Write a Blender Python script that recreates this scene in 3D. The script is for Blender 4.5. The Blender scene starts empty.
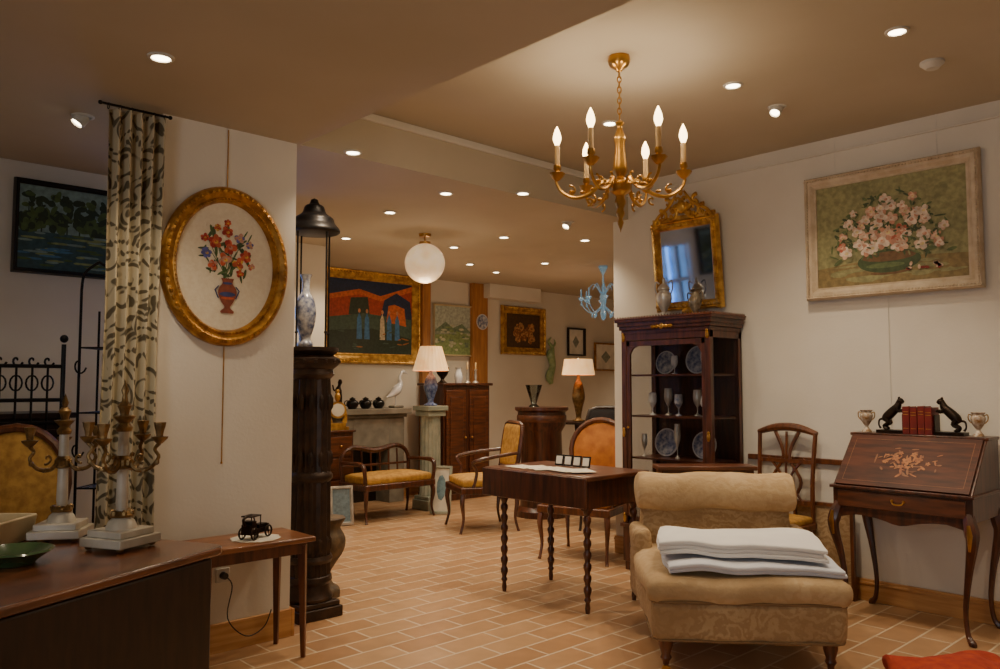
import bpy, bmesh, math, random
from mathutils import Vector, Matrix, noise
random.seed(4)
D=bpy.data; C=bpy.context; rnd=random.random
def U(a,b): return a+(b-a)*rnd()
# ---------------------------------------------------------------- camera
F=800.0; CH=1.3; PIT=math.atan(50.5/800); HEAD=math.radians(-43.2)
cam=D.objects.new("camera",D.cameras.new("camera")); C.scene.collection.objects.link(cam)
cam.data.sensor_width=36; cam.data.lens=36*F/1000; cam.data.clip_start=.05
cam.location=(0,0,CH); cam.rotation_euler=(math.pi/2+PIT,0,HEAD); C.scene.camera=cam
def ray(px,py):
    r=(px-500)/F; u=(334.5-py)/F
    f=math.cos(PIT)-u*math.sin(PIT); z=math.sin(PIT)+u*math.cos(PIT)
    c,s=math.cos(HEAD),math.sin(HEAD)
    return Vector((r*c-f*s, r*s+f*c, z))
def at_z(px,py,z): d=ray(px,py); t=(z-CH)/d.z; return Vector((d.x*t,d.y*t,z))
def at_X(px,py,X): d=ray(px,py); t=X/d.x; return Vector((X,d.y*t,CH+d.z*t))
def at_Y(px,py,Y): d=ray(px,py); t=Y/d.y; return Vector((d.x*t,Y,CH+d.z*t))
def cw(r,f):
    c,s=math.cos(HEAD),math.sin(HEAD); return (r*c-f*s, r*s+f*c)
# ---------------------------------------------------------------- materials
def lin(c):
    o=[]
    for v in c:
        v/=255; o.append(v/12.92 if v<=.04045 else ((v+.055)/1.055)**2.4)
    return (*o,1)
MC={}
def mat(name,col,rough=.5,metal=0,col2=None,scale=6,bump=0,es=0,stretch=None,spec=.5,bscale=None,coat=0,detail=4):
    if name in MC: return MC[name]
    m=D.materials.new(name); m.use_nodes=True; n=m.node_tree.nodes; l=m.node_tree.links
    b=n['Principled BSDF']; b.inputs['Base Color'].default_value=lin(col)
    b.inputs['Roughness'].default_value=rough; b.inputs['Metallic'].default_value=metal
    b.inputs['Specular IOR Level'].default_value=spec; b.inputs['Coat Weight'].default_value=coat
    b.inputs['Coat Roughness'].default_value=.2
    tc=n.new('ShaderNodeTexCoord'); mp=n.new('ShaderNodeMapping'); l.new(tc.outputs['Object'],mp.inputs[0])
    if stretch: mp.inputs['Scale'].default_value=stretch
    nz=n.new('ShaderNodeTexNoise'); nz.inputs['Scale'].default_value=scale; nz.inputs['Detail'].default_value=detail
    l.new(mp.outputs[0],nz.inputs[0])
    if col2 is None: col2=tuple(v*.88 for v in col)
    rp=n.new('ShaderNodeValToRGB'); rp.color_ramp.elements[0].position=.35; rp.color_ramp.elements[1].position=.65
    rp.color_ramp.elements[0].color=lin(col); rp.color_ramp.elements[1].color=lin(col2)
    l.new(nz.outputs[0],rp.inputs[0]); l.new(rp.outputs[0],b.inputs['Base Color'])
    if bump:
        n2=nz
        if bscale:
            n2=n.new('ShaderNodeTexNoise'); n2.inputs['Scale'].default_value=bscale; n2.inputs['Detail'].default_value=3
            l.new(tc.outputs['Object'],n2.inputs[0])
        bp=n.new('ShaderNodeBump'); bp.inputs['Strength'].default_value=bump; bp.inputs['Distance'].default_value=.01
        l.new(n2.outputs[0],bp.inputs['Height']); l.new(bp.outputs[0],b.inputs['Normal'])
    if es:
        l.new(rp.outputs[0],b.inputs['Emission Color']); b.inputs['Emission Strength'].default_value=es
    MC[name]=m; return m
wall_m=mat('plaster wall',(222,216,203),.85,col2=(215,208,194),scale=2,bump=.08,bscale=60)
ceil_m=mat('ceiling paint',(190,178,156),.8,col2=(183,171,148),scale=1.5)
pine=mat('pine trim',(204,156,100),.4,col2=(180,126,74),scale=3,stretch=(1,1,14))
white=mat('white paint',(225,222,212),.5)
mahog=mat('mahogany',(88,46,26),.33,col2=(50,25,14),scale=4,stretch=(10,10,1.2),coat=.15)
mahogx=mat('mahogany top',(104,57,32),.33,col2=(68,36,20),scale=4,stretch=(1.5,10,10),coat=.15)
walnut=mat('walnut',(112,64,34),.38,col2=(74,40,20),scale=4,stretch=(9,9,1.2),coat=.1)
walnutx=mat('walnut top',(144,90,50),.33,col2=(104,60,31),scale=4,stretch=(1.2,9,9),coat=.2)
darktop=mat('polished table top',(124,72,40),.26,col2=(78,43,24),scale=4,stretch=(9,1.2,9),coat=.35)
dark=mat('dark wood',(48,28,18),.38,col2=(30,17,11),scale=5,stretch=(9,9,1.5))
darkest=mat('ebonised wood',(28,18,14),.4,col2=(18,12,9),scale=5)
iron=mat('black iron',(22,21,22),.45,.6,col2=(36,32,30),scale=9,bump=.2)
stovem=mat('dark brown cast iron',(42,30,23),.42,.35,col2=(66,46,32),scale=14,bump=.5)
gilt=mat('antique gilt',(200,148,70),.38,.75,col2=(142,98,44),scale=22,bump=.4)
gilt2=mat('bright gilt',(226,182,98),.34,.75,col2=(172,124,60),scale=18,bump=.4)  # lighter gilt, used whole on frames, crest, clock case and spine bands
aged=mat('aged gilt bronze',(152,122,76),.42,.7,col2=(96,74,44),scale=26,bump=.5)
brass=mat('brass',(204,158,84),.28,.9,col2=(174,128,62),scale=12,bump=.1)
bronze=mat('bronze',(60,46,34),.4,.8,col2=(38,30,24),scale=18,bump=.2)
silver=mat('silver',(214,210,202),.28,.55,col2=(176,172,164),scale=10)
marble=mat('white marble',(205,198,182),.3,col2=(170,160,140),scale=7,coat=.3)
candle_m=mat('candle ivory',(226,192,136),.5,col2=(206,168,112))
bulb_m=mat('lit bulb',(255,222,164),.4,col2=(255,214,150),es=9)
spot_m=mat('lit lens',(255,238,206),.4,col2=(255,236,200),es=14)
globe_m=mat('opal globe glass',(255,228,184),.25,col2=(244,208,158),scale=10,es=.6,coat=.5)
shade_m=mat('lit lamp shade',(255,212,150),.8,col2=(240,186,122),scale=9,es=.85)
cream=mat('cream paint',(212,196,158),.6,col2=(194,176,136))
porc=mat('porcelain',(222,224,226),.18,col2=(212,214,220),scale=4,coat=.5)
blue=mat('cobalt blue glaze',(54,72,128),.2,col2=(120,140,180),scale=30)
bluew=mat('blue and white glaze',(208,210,214),.2,col2=(86,98,138),scale=28,coat=.4)
goldfab=mat('gold fabric',(184,140,64),.8,col2=(150,108,46),scale=25,bump=.3)
orfab=mat('orange fabric',(192,122,50),.75,col2=(166,98,40),scale=14,bump=.2)
greenstone=mat('grey green marble',(136,144,130),.4,col2=(166,167,150),scale=8)
greystone=mat('grey stone mantel',(140,136,122),.7,col2=(114,109,98),scale=7,bump=.3)
sheet1=mat('white cotton',(232,231,228),.85,col2=(224,223,221),scale=5,bump=.3,bscale=9)
leather=mat('red leather',(120,30,22),.5,col2=(90,20,16),scale=14)
paper=mat('paper',(226,220,204),.8)
black=mat('black lacquer',(16,16,18),.3)
stone=mat('weathered stoneware',(116,94,64),.7,col2=(74,58,40),scale=14,bump=.6)
redfab=mat('red orange cloth',(176,62,32),.9,col2=(150,44,24),scale=20,bump=.4)
def damask(name,c1,c2,c3,s):
    m=D.materials.new(name); m.use_nodes=True; n=m.node_tree.nodes; l=m.node_tree.links; b=n['Principled BSDF']; b.inputs['Roughness'].default_value=.93
    tc=n.new('ShaderNodeTexCoord'); w=n.new('ShaderNodeTexWave'); w.wave_type='RINGS'; w.inputs['Scale'].default_value=s; w.inputs['Distortion'].default_value=14; w.inputs['Detail'].default_value=3.5; w.inputs['Detail Scale'].default_value=2
    nz=n.new('ShaderNodeTexNoise'); nz.inputs['Scale'].default_value=3.5; nz.inputs['Detail'].default_value=7
    l.new(tc.outputs['Object'],w.inputs[0]); l.new(tc.outputs['Object'],nz.inputs[0])
    r1=n.new('ShaderNodeValToRGB'); r1.color_ramp.elements[0].position=.2; r1.color_ramp.elements[0].color=lin(c1); r1.color_ramp.elements[1].position=.8; r1.color_ramp.elements[1].color=lin(c2)
    r2=n.new('ShaderNodeValToRGB'); r2.color_ramp.elements[0].position=.40; r2.color_ramp.elements[0].color=(0,0,0,1); r2.color_ramp.elements[1].position=.66; r2.color_ramp.elements[1].color=(.8,.8,.8,1)
    mx=n.new('ShaderNodeMixRGB'); mx.inputs[2].default_value=lin(c3); l.new(w.outputs[1],r1.inputs[0]); l.new(nz.outputs[0],r2.inputs[0]); l.new(r2.outputs[0],mx.inputs[0]); l.new(r1.outputs[0],mx.inputs[1]); l.new(mx.outputs[0],b.inputs['Base Color'])
    n2=n.new('ShaderNodeTexNoise'); n2.inputs['Scale'].default_value=70; l.new(tc.outputs['Object'],n2.inputs[0]); bp=n.new('ShaderNodeBump'); bp.inputs['Strength'].default_value=.4; bp.inputs['Distance'].default_value=.006
    l.new(n2.outputs[0],bp.inputs['Height']); l.new(bp.outputs[0],b.inputs['Normal']); return m
tap=damask('worn floral tapestry',(158,130,94),(180,154,116),(150,120,84),8)
velour=damask('worn tan velour',(184,156,116),(192,166,128),(162,134,96),5)
piping=mat('brown piping',(130,102,68),.8)
def glassy(name,tint=(240,240,240),g=.12,tr=1.0):
    if name in MC: return MC[name]
    m=D.materials.new(name); m.use_nodes=True; n=m.node_tree.nodes; l=m.node_tree.links; n.clear()
    o=n.new('ShaderNodeOutputMaterial'); mx=n.new('ShaderNodeMixShader'); t=n.new('ShaderNodeBsdfTransparent'); gl=n.new('ShaderNodeBsdfGlossy')
    t.inputs[0].default_value=lin(tint); gl.inputs['Roughness'].default_value=.04; fr=n.new('ShaderNodeLayerWeight'); fr.inputs[0].default_value=g
    l.new(fr.outputs['Fresnel'],mx.inputs[0]); l.new(t.outputs[0],mx.inputs[1]); l.new(gl.outputs[0],mx.inputs[2]); l.new(mx.outputs[0],o.inputs[0])
    MC[name]=m; return m
glass=glassy('clear glass',g=.06); cglass=glassy('thick clear glass',(205,215,215),.45)
bglass=mat('pale blue blown glass',(190,224,238),.06,col2=(150,200,226),scale=14,coat=.8,es=.10)  # faint glow put into the glass itself; this chandelier has no bulbs
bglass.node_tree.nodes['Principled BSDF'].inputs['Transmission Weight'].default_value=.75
mirror_m=mat('mirror glass',(224,228,232),.05,1,col2=(206,212,218),scale=3)
# floor
fm=D.materials.new('terracotta tile'); fm.use_nodes=True; n=fm.node_tree.nodes; l=fm.node_tree.links; b=n['Principled BSDF']
tc=n.new('ShaderNodeTexCoord'); br=n.new('ShaderNodeTexBrick'); l.new(tc.outputs['Object'],br.inputs[0])
br.inputs['Scale'].default_value=1; br.inputs['Brick Width'].default_value=.32; br.inputs['Row Height'].default_value=.16; br.inputs['Mortar Size'].default_value=.006
br.inputs['Mortar Smooth'].default_value=.2
br.inputs['Color1'].default_value=lin((186,148,110)); br.inputs['Color2'].default_value=lin((166,125,88)); br.inputs['Mortar'].default_value=lin((212,192,162))
nz=n.new('ShaderNodeTexNoise'); nz.inputs['Scale'].default_value=9; nz.inputs['Detail'].default_value=5; l.new(tc.outputs['Object'],nz.inputs[0])
mx=n.new('ShaderNodeMixRGB'); mx.blend_type='OVERLAY'; mx.inputs[0].default_value=.2; l.new(br.outputs[0],mx.inputs[1]); l.new(nz.outputs[0],mx.inputs[2]); l.new(mx.outputs[0],b.inputs['Base Color'])
b.inputs['Roughness'].default_value=.3
bp=n.new('ShaderNodeBump'); bp.inputs['Strength'].default_value=.5; bp.inputs['Distance'].default_value=.004; bp.invert=True; l.new(br.outputs['Fac'],bp.inputs['Height']); l.new(bp.outputs[0],b.inputs['Normal'])
# curtain
cm=D.materials.new('printed curtain cloth'); cm.use_nodes=True; n=cm.node_tree.nodes; l=cm.node_tree.links; b=n['Principled BSDF']; b.inputs['Roughness'].default_value=.9
tc=n.new('ShaderNodeTexCoord'); vo=n.new('ShaderNodeTexVoronoi'); vo.inputs['Scale'].default_value=7; l.new(tc.outputs['UV'],vo.inputs[0])
wv=n.new('ShaderNodeTexWave'); wv.wave_type='RINGS'; wv.inputs['Scale'].default_value=3.2; wv.inputs['Distortion'].default_value=15; wv.inputs['Detail'].default_value=1.2; wv.inputs['Detail Scale'].default_value=1.6
l.new(tc.outputs['UV'],wv.inputs[0]); ma=n.new('ShaderNodeMath'); ma.operation='SINE'; mb=n.new('ShaderNodeMath'); mb.operation='MULTIPLY'; mb.inputs[1].default_value=30; l.new(vo.outputs['Distance'],mb.inputs[0]); l.new(mb.outputs[0],ma.inputs[0])
mc=n.new('ShaderNodeMath'); mc.operation='MULTIPLY_ADD'; mc.inputs[1].default_value=.26; l.new(ma.outputs[0],mc.inputs[0]); l.new(wv.outputs[1],mc.inputs[2])
rp=n.new('ShaderNodeValToRGB'); e=rp.color_ramp.elements; e[0].position=.10; e[0].color=lin((98,88,68)); e[1].position=.34; e[1].color=lin((194,182,152))
l.new(mc.outputs[0],rp.inputs[0]); l.new(rp.outputs[0],b.inputs['Base Color'])
# ---------------------------------------------------------------- mesh builder
def cr(P,n=6):
    P=[tuple(p) for p in P]; out=[]
    for i in range(len(P)-1):
        a=P[max(i-1,0)];b=P[i];c=P[i+1];d=P[min(i+2,len(P)-1)]
        for k in range(n):
            t=k/n; out.append(tuple(.5*((2*q)+(-p+r)*t+(2*p-5*q+4*r-s)*t*t+(-p+3*q-3*r+s)*t**3) for p,q,r,s in zip(a,b,c,d)))
    out.append(P[-1]); return out
class M:
    def __init__(s): s.bm=bmesh.new(); s.uv=None
    def add(s,vs,fs,mi=0,sm=True,T=None):
        V=[s.bm.verts.new(T@Vector(v) if T else v) for v in vs]
        for f in fs:
            try: q=s.bm.faces.new([V[i] for i in f]); q.material_index=mi; q.smooth=sm
            except ValueError: pass
        return V
    def box(s,c,d,rz=0,rx=0,ry=0,mi=0,tp=1):
        T=Matrix.Translation(c)@Matrix.Rotation(rz,4,'Z')@Matrix.Rotation(rx,4,'X')@Matrix.Rotation(ry,4,'Y')
        a,b_,h=d[0]/2,d[1]/2,d[2]/2
        vs=[(-a*tp,-b_*tp,-h),(a*tp,-b_*tp,-h),(a*tp,b_*tp,-h),(-a*tp,b_*tp,-h),(-a,-b_,h),(a,-b_,h),(a,b_,h),(-a,b_,h)]
        s.add(vs,[(0,3,2,1),(4,5,6,7),(0,1,5,4),(1,2,6,5),(2,3,7,6),(3,0,4,7)],mi,False,T); return s
    def b2(s,x0,x1,y0,y1,z0,z1,mi=0): return s.box(((x0+x1)/2,(y0+y1)/2,(z0+z1)/2),(x1-x0,y1-y0,z1-z0),mi=mi)
    def lathe(s,pr,c=(0,0,0),seg=20,mi=0,fl=0,fn=12,T=None,sx=1,sy=1):
        T0=Matrix.Translation(c)@(T or Matrix()); vs=[];fs=[]; n=len(pr)
        for r,z in pr:
            for k in range(seg):
                a=2*math.pi*k/seg; q=r*(1+fl*math.cos(fn*a)); vs.append((q*math.cos(a)*sx,q*math.sin(a)*sy,z))
        for i in range(n-1):
            for k in range(seg):
                k2=(k+1)%seg; fs.append((i*seg+k,i*seg+k2,(i+1)*seg+k2,(i+1)*seg+k))
        if pr[0][0]>1e-5: fs.append(tuple(range(seg))[::-1])
        if pr[-1][0]>1e-5: fs.append(tuple((n-1)*seg+k for k in range(seg)))
        s.add(vs,fs,mi,True,T0); return s
    def tube(s,pts,rad,seg=8,mi=0,closed=False,flat=1,up=None):
        if len(pts[0])==4: rad=[p[3] for p in pts]
        P=[Vector(p[:3]) for p in pts]; n=len(P)
        if not isinstance(rad,(list,tuple)): rad=[rad]*n
        def tan(i):
            if closed: return (P[(i+1)%n]-P[i-1]).normalized()
            t=P[min(i+1,n-1)]-P[max(i-1,0)]
            return t.normalized() if t.length>1e-9 else Vector((0,0,1))
        t=tan(0); a=Vector(up) if up else (Vector((0,0,1)) if abs(t.z)<.9 else Vector((1,0,0)))
        N=(a-t*a.dot(t)).normalized(); vs=[];fs=[]
        for i in range(n):
            t=tan(i); N=(N-t*N.dot(t)).normalized(); B=t.cross(N)
            for k in range(seg):
                w=2*math.pi*k/seg; vs.append(P[i]+(N*math.cos(w)*flat+B*math.sin(w))*rad[i])
        for i in range(n if closed else n-1):
            j=(i+1)%n
            for k in range(seg):
                k2=(k+1)%seg; fs.append((i*seg+k,i*seg+k2,j*seg+k2,j*seg+k))
        if not closed: fs.append(tuple(range(seg))[::-1]); fs.append(tuple((n-1)*seg+k for k in range(seg)))
        s.add(vs,fs,mi); return s
    def sph(s,c,r,mi=0,seg=12,T=None):
        if not isinstance(r,(tuple,list)): r=(r,r,r)
        m=seg//2; pr=[(math.sin(math.pi*i/m),-math.cos(math.pi*i/m)) for i in range(m+1)]
        return s.lathe(pr,(0,0,0),seg,mi,T=Matrix.Translation(c)@(T or Matrix())@Matrix.Diagonal((*r,1)))
    def soft(s,c,d,r,cuts=8,puff=0,nz=0,mi=0,rz=0,rx=0,ry=0,ns=5,droop=0):
        T=Matrix.Translation(c)@Matrix.Rotation(rz,4,'Z')@Matrix.Rotation(rx,4,'X')@Matrix.Rotation(ry,4,'Y')
        t=bmesh.new(); bmesh.ops.create_cube(t,size=2); bmesh.ops.subdivide_edges(t,edges=t.edges[:],cuts=cuts,use_grid_fill=True)
        h=Vector(d)/2; vs=[]
        for v in t.verts:
            v.co=Vector([math.copysign(abs(q)**.75,q) for q in v.co])
            p=Vector((v.co.x*h.x,v.co.y*h.y,v.co.z*h.z)); i=Vector([max(-(h[k]-r),min(h[k]-r,p[k])) for k in range(3)])
            q=p-i
            if q.length>1e-9: p=i+q.normalized()*min(r,max(abs(q.x),abs(q.y),abs(q.z)))
            if puff: p.z+=puff*(1-v.co.x**2)*(1-v.co.y**2)*(1 if v.co.z>0 else -.3)
            if droop: p.z-=droop*(v.co.x**4+v.co.y**4)*.5
            if nz: p+=noise.noise_vector(Vector(c)+p*ns)*nz
            vs.append(p)
        t.verts.index_update(); fs=[tuple(v.index for v in f.verts) for f in t.faces]; t.free()
        s.add(vs,fs,mi,True,T); return s
    def prism(s,pts,a,b_,ax='X',mi=0,T=None):
        def P(p,w): return {'X':(w,p[0],p[1]),'Y':(p[0],w,p[1]),'Z':(p[0],p[1],w)}[ax]
        n=len(pts); vs=[P(p,a) for p in pts]+[P(p,b_) for p in pts]
        fs=[tuple(range(n))[::-1],tuple(range(n,2*n))]+[(i,(i+1)%n,n+(i+1)%n,n+i) for i in range(n)]
        s.add(vs,fs,mi,False,T); return s
    def ring(s,w,h,prof,ell=0,mi=0,seg=48):
        vs=[];fs=[]
        if ell: base=[(math.cos(2*math.pi*k/seg),math.sin(2*math.pi*k/seg)) for k in range(seg)]
        else: base=[(1,1),(-1,1),(-1,-1),(1,-1)]
        n=len(base)
        for d,o in prof:
            for bx,bz in base: vs.append((bx*(w/2-d),-o,bz*(h/2-d)))
        for i in range(len(prof)-1):
            for k in range(n):
                k2=(k+1)%n; fs.append((i*n+k,i*n+k2,(i+1)*n+k2,(i+1)*n+k))
        s.add(vs,fs,mi,bool(ell)); return s
    def poly(s,pts,mi=0,y=-.001,T=None): s.add([(p[0],y,p[1]) for p in pts],[tuple(range(len(pts)))],mi,False,T); return s
    def dab(s,x,z,rx,rz,a=0,mi=0,y=-.001,n=9,T=None):
        ca,sa=math.cos(a),math.sin(a)
        return s.poly([(x+rx*math.cos(t)*ca-rz*math.sin(t)*sa, z+rx*math.cos(t)*sa+rz*math.sin(t)*ca) for t in [2*math.pi*k/n for k in range(n)]],mi,y,T)
def fin(m,name,mats,loc=(0,0,0),rz=0,parent=None,bev=0,label=None,sub=0,rx=0,fixn=True,ang=40):
    if fixn: bmesh.ops.recalc_face_normals(m.bm,faces=m.bm.faces[:])
    me=D.meshes.new(name); m.bm.to_mesh(me); m.bm.free()
    if not isinstance(mats,(list,tuple)): mats=[mats]
    for q in mats: me.materials.append(q)
    o=D.objects.new(name,me); C.scene.collection.objects.link(o)
    o.location=loc; o.rotation_euler=(rx,0,rz)
    if parent: o.parent=parent
    me.shade_smooth(); me.set_sharp_from_angle(angle=math.radians(ang))
    if bev: 
        k=o.modifiers.new('b','BEVEL'); k.width=bev; k.segments=2; k.limit_method='ANGLE'; k.angle_limit=math.radians(50)
    if sub: k=o.modifiers.new('s','SUBSURF'); k.levels=sub; k.render_levels=sub
    if label: o["label"]=label
    return o
def root(name,label,cat,loc,rz=0,group=None,rx=0,ry=0):
    o=D.objects.new(name,None); o.empty_display_size=.1; C.scene.collection.objects.link(o)
    o.location=loc; o.rotation_euler=(rx,ry,rz); o["label"]=label; o["category"]=cat
    if group: o["group"]=group
    return o
def top(m,name,label,cat,mats,loc,rz=0,group=None,bev=0,**k):
    o=fin(m,name,mats,loc,rz,bev=bev,**k); o["label"]=label; o["category"]=cat
    if group: o["group"]=group
    return o
def struct(m,name,mats,bev=0,**k):
    o=fin(m,name,mats,bev=bev,**k); o["kind"]="structure"; return o
RW=-math.pi/2  # things on / against the right hand wall
CAMZ=HEAD
# ---------------------------------------------------------------- room shell
ZL=2.6; ZH=2.88; YB=7.7; XE=12.0; W=5.0; XC=2.11
struct(M().b2(-2.2,XE+.2,-2.2,YB+.2,-.1,0),'floor',fm)
struct(M().b2(-2.2,2.13,-2.2,3.85,ZL,3.1).b2(-2.2,XE+.2,3.85,YB+.2,ZL,3.1).b2(2.13,W+.2,-2.2,3.85,ZH,3.1),'ceiling',ceil_m)
struct(M().b2(W,W+.2,-2.2,4.0,0,ZH),'wall_right',wall_m)
struct(M().b2(2.6,XE+.2,YB,YB+.2,0,ZL),'wall_back',wall_m)
struct(M().b2(XE,XE+.2,4.0,YB,0,ZL),'wall_end',wall_m)
struct(M().b2(W+.2,XE,3.85,4.0,0,ZL),'wall_return',wall_m)
struct(M().b2(1.40,XC,3.85,4.3,0,ZL),'wall_column',wall_m)
struct(M().b2(-2.2,1.8,5.25,5.4,0,ZL).b2(2.45,2.7,5.25,5.4,0,ZL).b2(1.8,2.45,5.25,5.4,0,1.1).b2(1.8,2.45,5.25,5.4,2.35,ZL),'wall_alcove',wall_m)
struct(M().b2(2.55,2.7,5.4,6.7,0,ZL).b2(2.7,3.92,6.55,6.7,0,ZL).b2(3.77,3.92,6.7,YB,0,ZL),'wall_partition',wall_m)
struct(M().b2(-2.2,W+.2,-2.2,-2.05,0,ZH),'wall_front',wall_m)
struct(M().b2(-2.2,-2.05,-2.05,-.9,0,ZL).b2(-2.2,-2.05,1.1,5.25,0,ZL).b2(-2.2,-2.05,-.9,1.1,0,.8).b2(-2.2,-2.05,-.9,1.1,2.3,ZL),'wall_left',wall_m)
for nm,(x0,x1,y0,y1,z0,z1) in {'window_1':(-2.16,-2.1,-.9,1.1,.8,2.3),'window_added':(1.8,2.45,5.3,5.36,1.1,2.35)}.items():  # the alcove one is added out of view to give the mirror its blue
    m=M(); al=(x1-x0)<(y1-y0)
    for k in range(4):
        z=z0+(z1-z0)*k/3; m.b2(x0,x1,y0,y1,z-.02,z+.02)
        if al: y=y0+(y1-y0)*k/3; m.b2(x0,x1,y-.02,y+.02,z0,z1)
        else: x=x0+(x1-x0)*k/3; m.b2(x-.015,x+.015,y0,y1,z0,z1)
    struct(m,nm,white)
struct(M().b2(W-.02,W,-2,4.0,0,.13).b2(W-.028,W,-2,4.0,.10,.115),'baseboard_right',pine,bev=.003)
struct(M().b2(1.40,XC,3.83,3.85,0,.14).b2(1.38,1.40,3.83,4.3,0,.14).b2(XC,XC+.02,3.83,4.3,0,.14),'baseboard_column',pine,bev=.003)
struct(M().b2(3.92,XE,YB-.02,YB,0,.12),'baseboard_back',pine)
struct(M().b2(W-.025,W,2.06,2.84,.80,.835),'trim_1',walnut,bev=.004)
struct(M().b2(W-.02,W,-2,4.0,ZH-.10,ZH-.088).b2(2.15,W,3.83,3.85,ZH-.05,ZH-.03).b2(2.15,W,3.845,3.85,ZH-.03,ZH),'trim_2',wall_m,bev=.003)
a=at_Y(473,300,7.62); bx=at_Y(488,300,7.62)
struct(M().b2(a.x,bx.x,7.62,7.69,0,ZL),'trim_3',mat('oak post',(184,126,70),.5,col2=(152,100,54),scale=3,stretch=(8,8,1)),bev=.006)
a=at_Y(423,300,7.62); bx=at_Y(431,300,7.62)
struct(M().b2(a.x,bx.x,7.62,7.69,0,ZL),'trim_4',MC['oak post'],bev=.004)
a=at_Y(490,290,7.5); bx=at_Y(541,290,7.5)
struct(M().b2(a.x,bx.x,7.5,7.69,2.42,2.599),'trim_5',wall_m,bev=.004)
# ---------------------------------------------------------------- lights
def light(kind,e,col,loc,parent=None,rad=.05,rot=None,size=None,blend=.6):
    L=D.lights.new('lamp',kind); L.energy=e; L.color=col
    if kind=='AREA': L.shape='RECTANGLE'; L.size,L.size_y=size
    else: L.shadow_soft_size=rad
    if kind=='SPOT': L.spot_size=size; L.spot_blend=blend
    o=D.objects.new('light_source',L); C.scene.collection.objects.link(o); o.location=loc
    if rot: o.rotation_euler=rot
    if parent: o.parent=parent
    return o
WARM=(1,.80,.56)
light('AREA',56,(.9,.95,1),(-2.3,.1,1.55),size=(2,1.5),rot=(0,-math.pi/2,0))
light('AREA',5,(.2,.48,1),(2.12,5.55,1.75),size=(.65,1.2),rot=(-math.pi/2,0,0))  # added blue light behind the hidden alcove opening
blueglow_m=mat('blue glow panel',(50,124,230),.9,col2=(16,54,140),scale=9,es=2.2)
struct(M().b2(1.2,2.54,5.9,5.92,.6,2.59),'blue_glow_panel',blueglow_m)  # unseen emissive panel, added so the mirror reflects blue
KF=1.25
spots=[(161,57,ZL,30,0),(83,116,ZL,14,1),(353,152,ZL,30,0),(390,212,ZL,30,0),(446,193,ZL,34,0),(454,247,ZL,34,0),(504,237,ZL,34,0),(523,193,ZL,34,0),
 (545,263,ZL,38,0),(470,264,ZL,38,0),(568,222,ZL,30,1),(346,238,ZL,38,0),(897,31,ZH,40,0),(733,85,ZH,38,0),(777,107,ZH,34,1),(610,123,ZH,24,0),(496,272,ZL,36,0),(585,240,ZL,34,0)]
for px,py,z,e,tilt in spots:
    p=at_z(px,py,z); r=root('recessed_spotlight','small round recessed ceiling spotlight, lit' if not tilt else 'swivelling white ceiling eyeball spotlight, lit','ceiling light',p,group='ceiling spotlights')
    fin(M().lathe([(.036,-.001),(.038,-.008),(.05,-.006),(.052,0),(.036,0)],seg=24),'trim_ring',white,parent=r)
    if tilt:
        T=Matrix.Rotation(.6,4,'Y'); m=M().lathe([(.0,.0),(.034,-.0),(.036,-.035),(.028,-.05),(.026,-.04),(0,-.04)],seg=16,T=T); fin(m,'lamp_head',white,parent=r,loc=(0,0,-.002))
        fin(M().lathe([(0,-.045),(.024,-.045),(.024,-.042),(0,-.042)],seg=16,T=T),'lens',spot_m,parent=r)
    else: fin(M().lathe([(0,-.006),(.034,-.005),(.035,-.002),(0,-.002)],seg=20),'lens',spot_m,parent=r)
    light('SPOT',e*KF,WARM,(0,0,-.06),r,rad=.04,size=math.radians(118),blend=.8)
p=at_z(932,62,ZH); top(M().lathe([(0,-.035),(.03,-.035),(.045,-.02),(.055,-.012),(.055,0),(0,0)]),'smoke_detector','round white smoke detector on the ceiling','smoke detector',white,p)
for x,y,z in [(.6,.6,ZL),(-.8,1.8,ZL),(3.6,.4,ZH),(3.2,-1,ZH),(8.5,5.5,ZL),(10.3,6.4,ZL)]:
    r=root('recessed_spotlight','small round recessed ceiling spotlight, lit','ceiling light',(x,y,z),group='ceiling spotlights')
    fin(M().lathe([(.036,-.001),(.038,-.008),(.05,-.006),(.052,0),(.036,0)],seg=24),'trim_ring',white,parent=r)
    fin(M().lathe([(0,-.006),(.034,-.005),(.035,-.002),(0,-.002)],seg=20),'lens',spot_m,parent=r)
    light('SPOT',((18 if x<1 else 32) if x<5 else 60)*KF,WARM,(0,0,-.06),r,rad=.04,size=math.radians(118),blend=.8)
w=D.worlds.new('world'); C.scene.world=w; w.use_nodes=True; w.node_tree.nodes['Background'].inputs[0].default_value=(.9,.75,.6,1); w.node_tree.nodes['Background'].inputs[1].default_value=.03
# ---------------------------------------------------------------- chandelier
p=at_z(619,57,ZH); ch=root('chandelier','gilded brass six-arm chandelier with candle bulbs, lit','chandelier',p,rz=CAMZ-.07)
fin(M().lathe([(0,-.075),(.012,-.072),(.02,-.06),(.045,-.045),(.055,-.02),(.052,0),(0,0)]),'canopy',brass,parent=ch)
m=M()
for i in range(9):
    z=-.085-i*.026; pts=[(math.cos(t)*.009 if i%2 else 0,0 if i%2 else math.cos(t)*.009,z+math.sin(t)*.017) for t in [k*math.pi/5 for k in range(10)]]
    m.tube(pts,.003,6,closed=True)
fin(m,'chain',brass,parent=ch)
pr=cr([(.004,-.31),(.022,-.325),(.012,-.345),(.018,-.37),(.028,-.40),(.022,-.44),(.03,-.52),(.034,-.56),(.02,-.59),(.045,-.61),(.052,-.635),(.045,-.66),(.02,-.68),(.026,-.71),(.016,-.74),(.02,-.765),(.01,-.79),(.014,-.81),(.004,-.84),(.001,-.855)],3)
fin(M().lathe([(0,pr[0][1])]+pr,seg=20,fl=.06,fn=8),'stem',brass,parent=ch)
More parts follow.
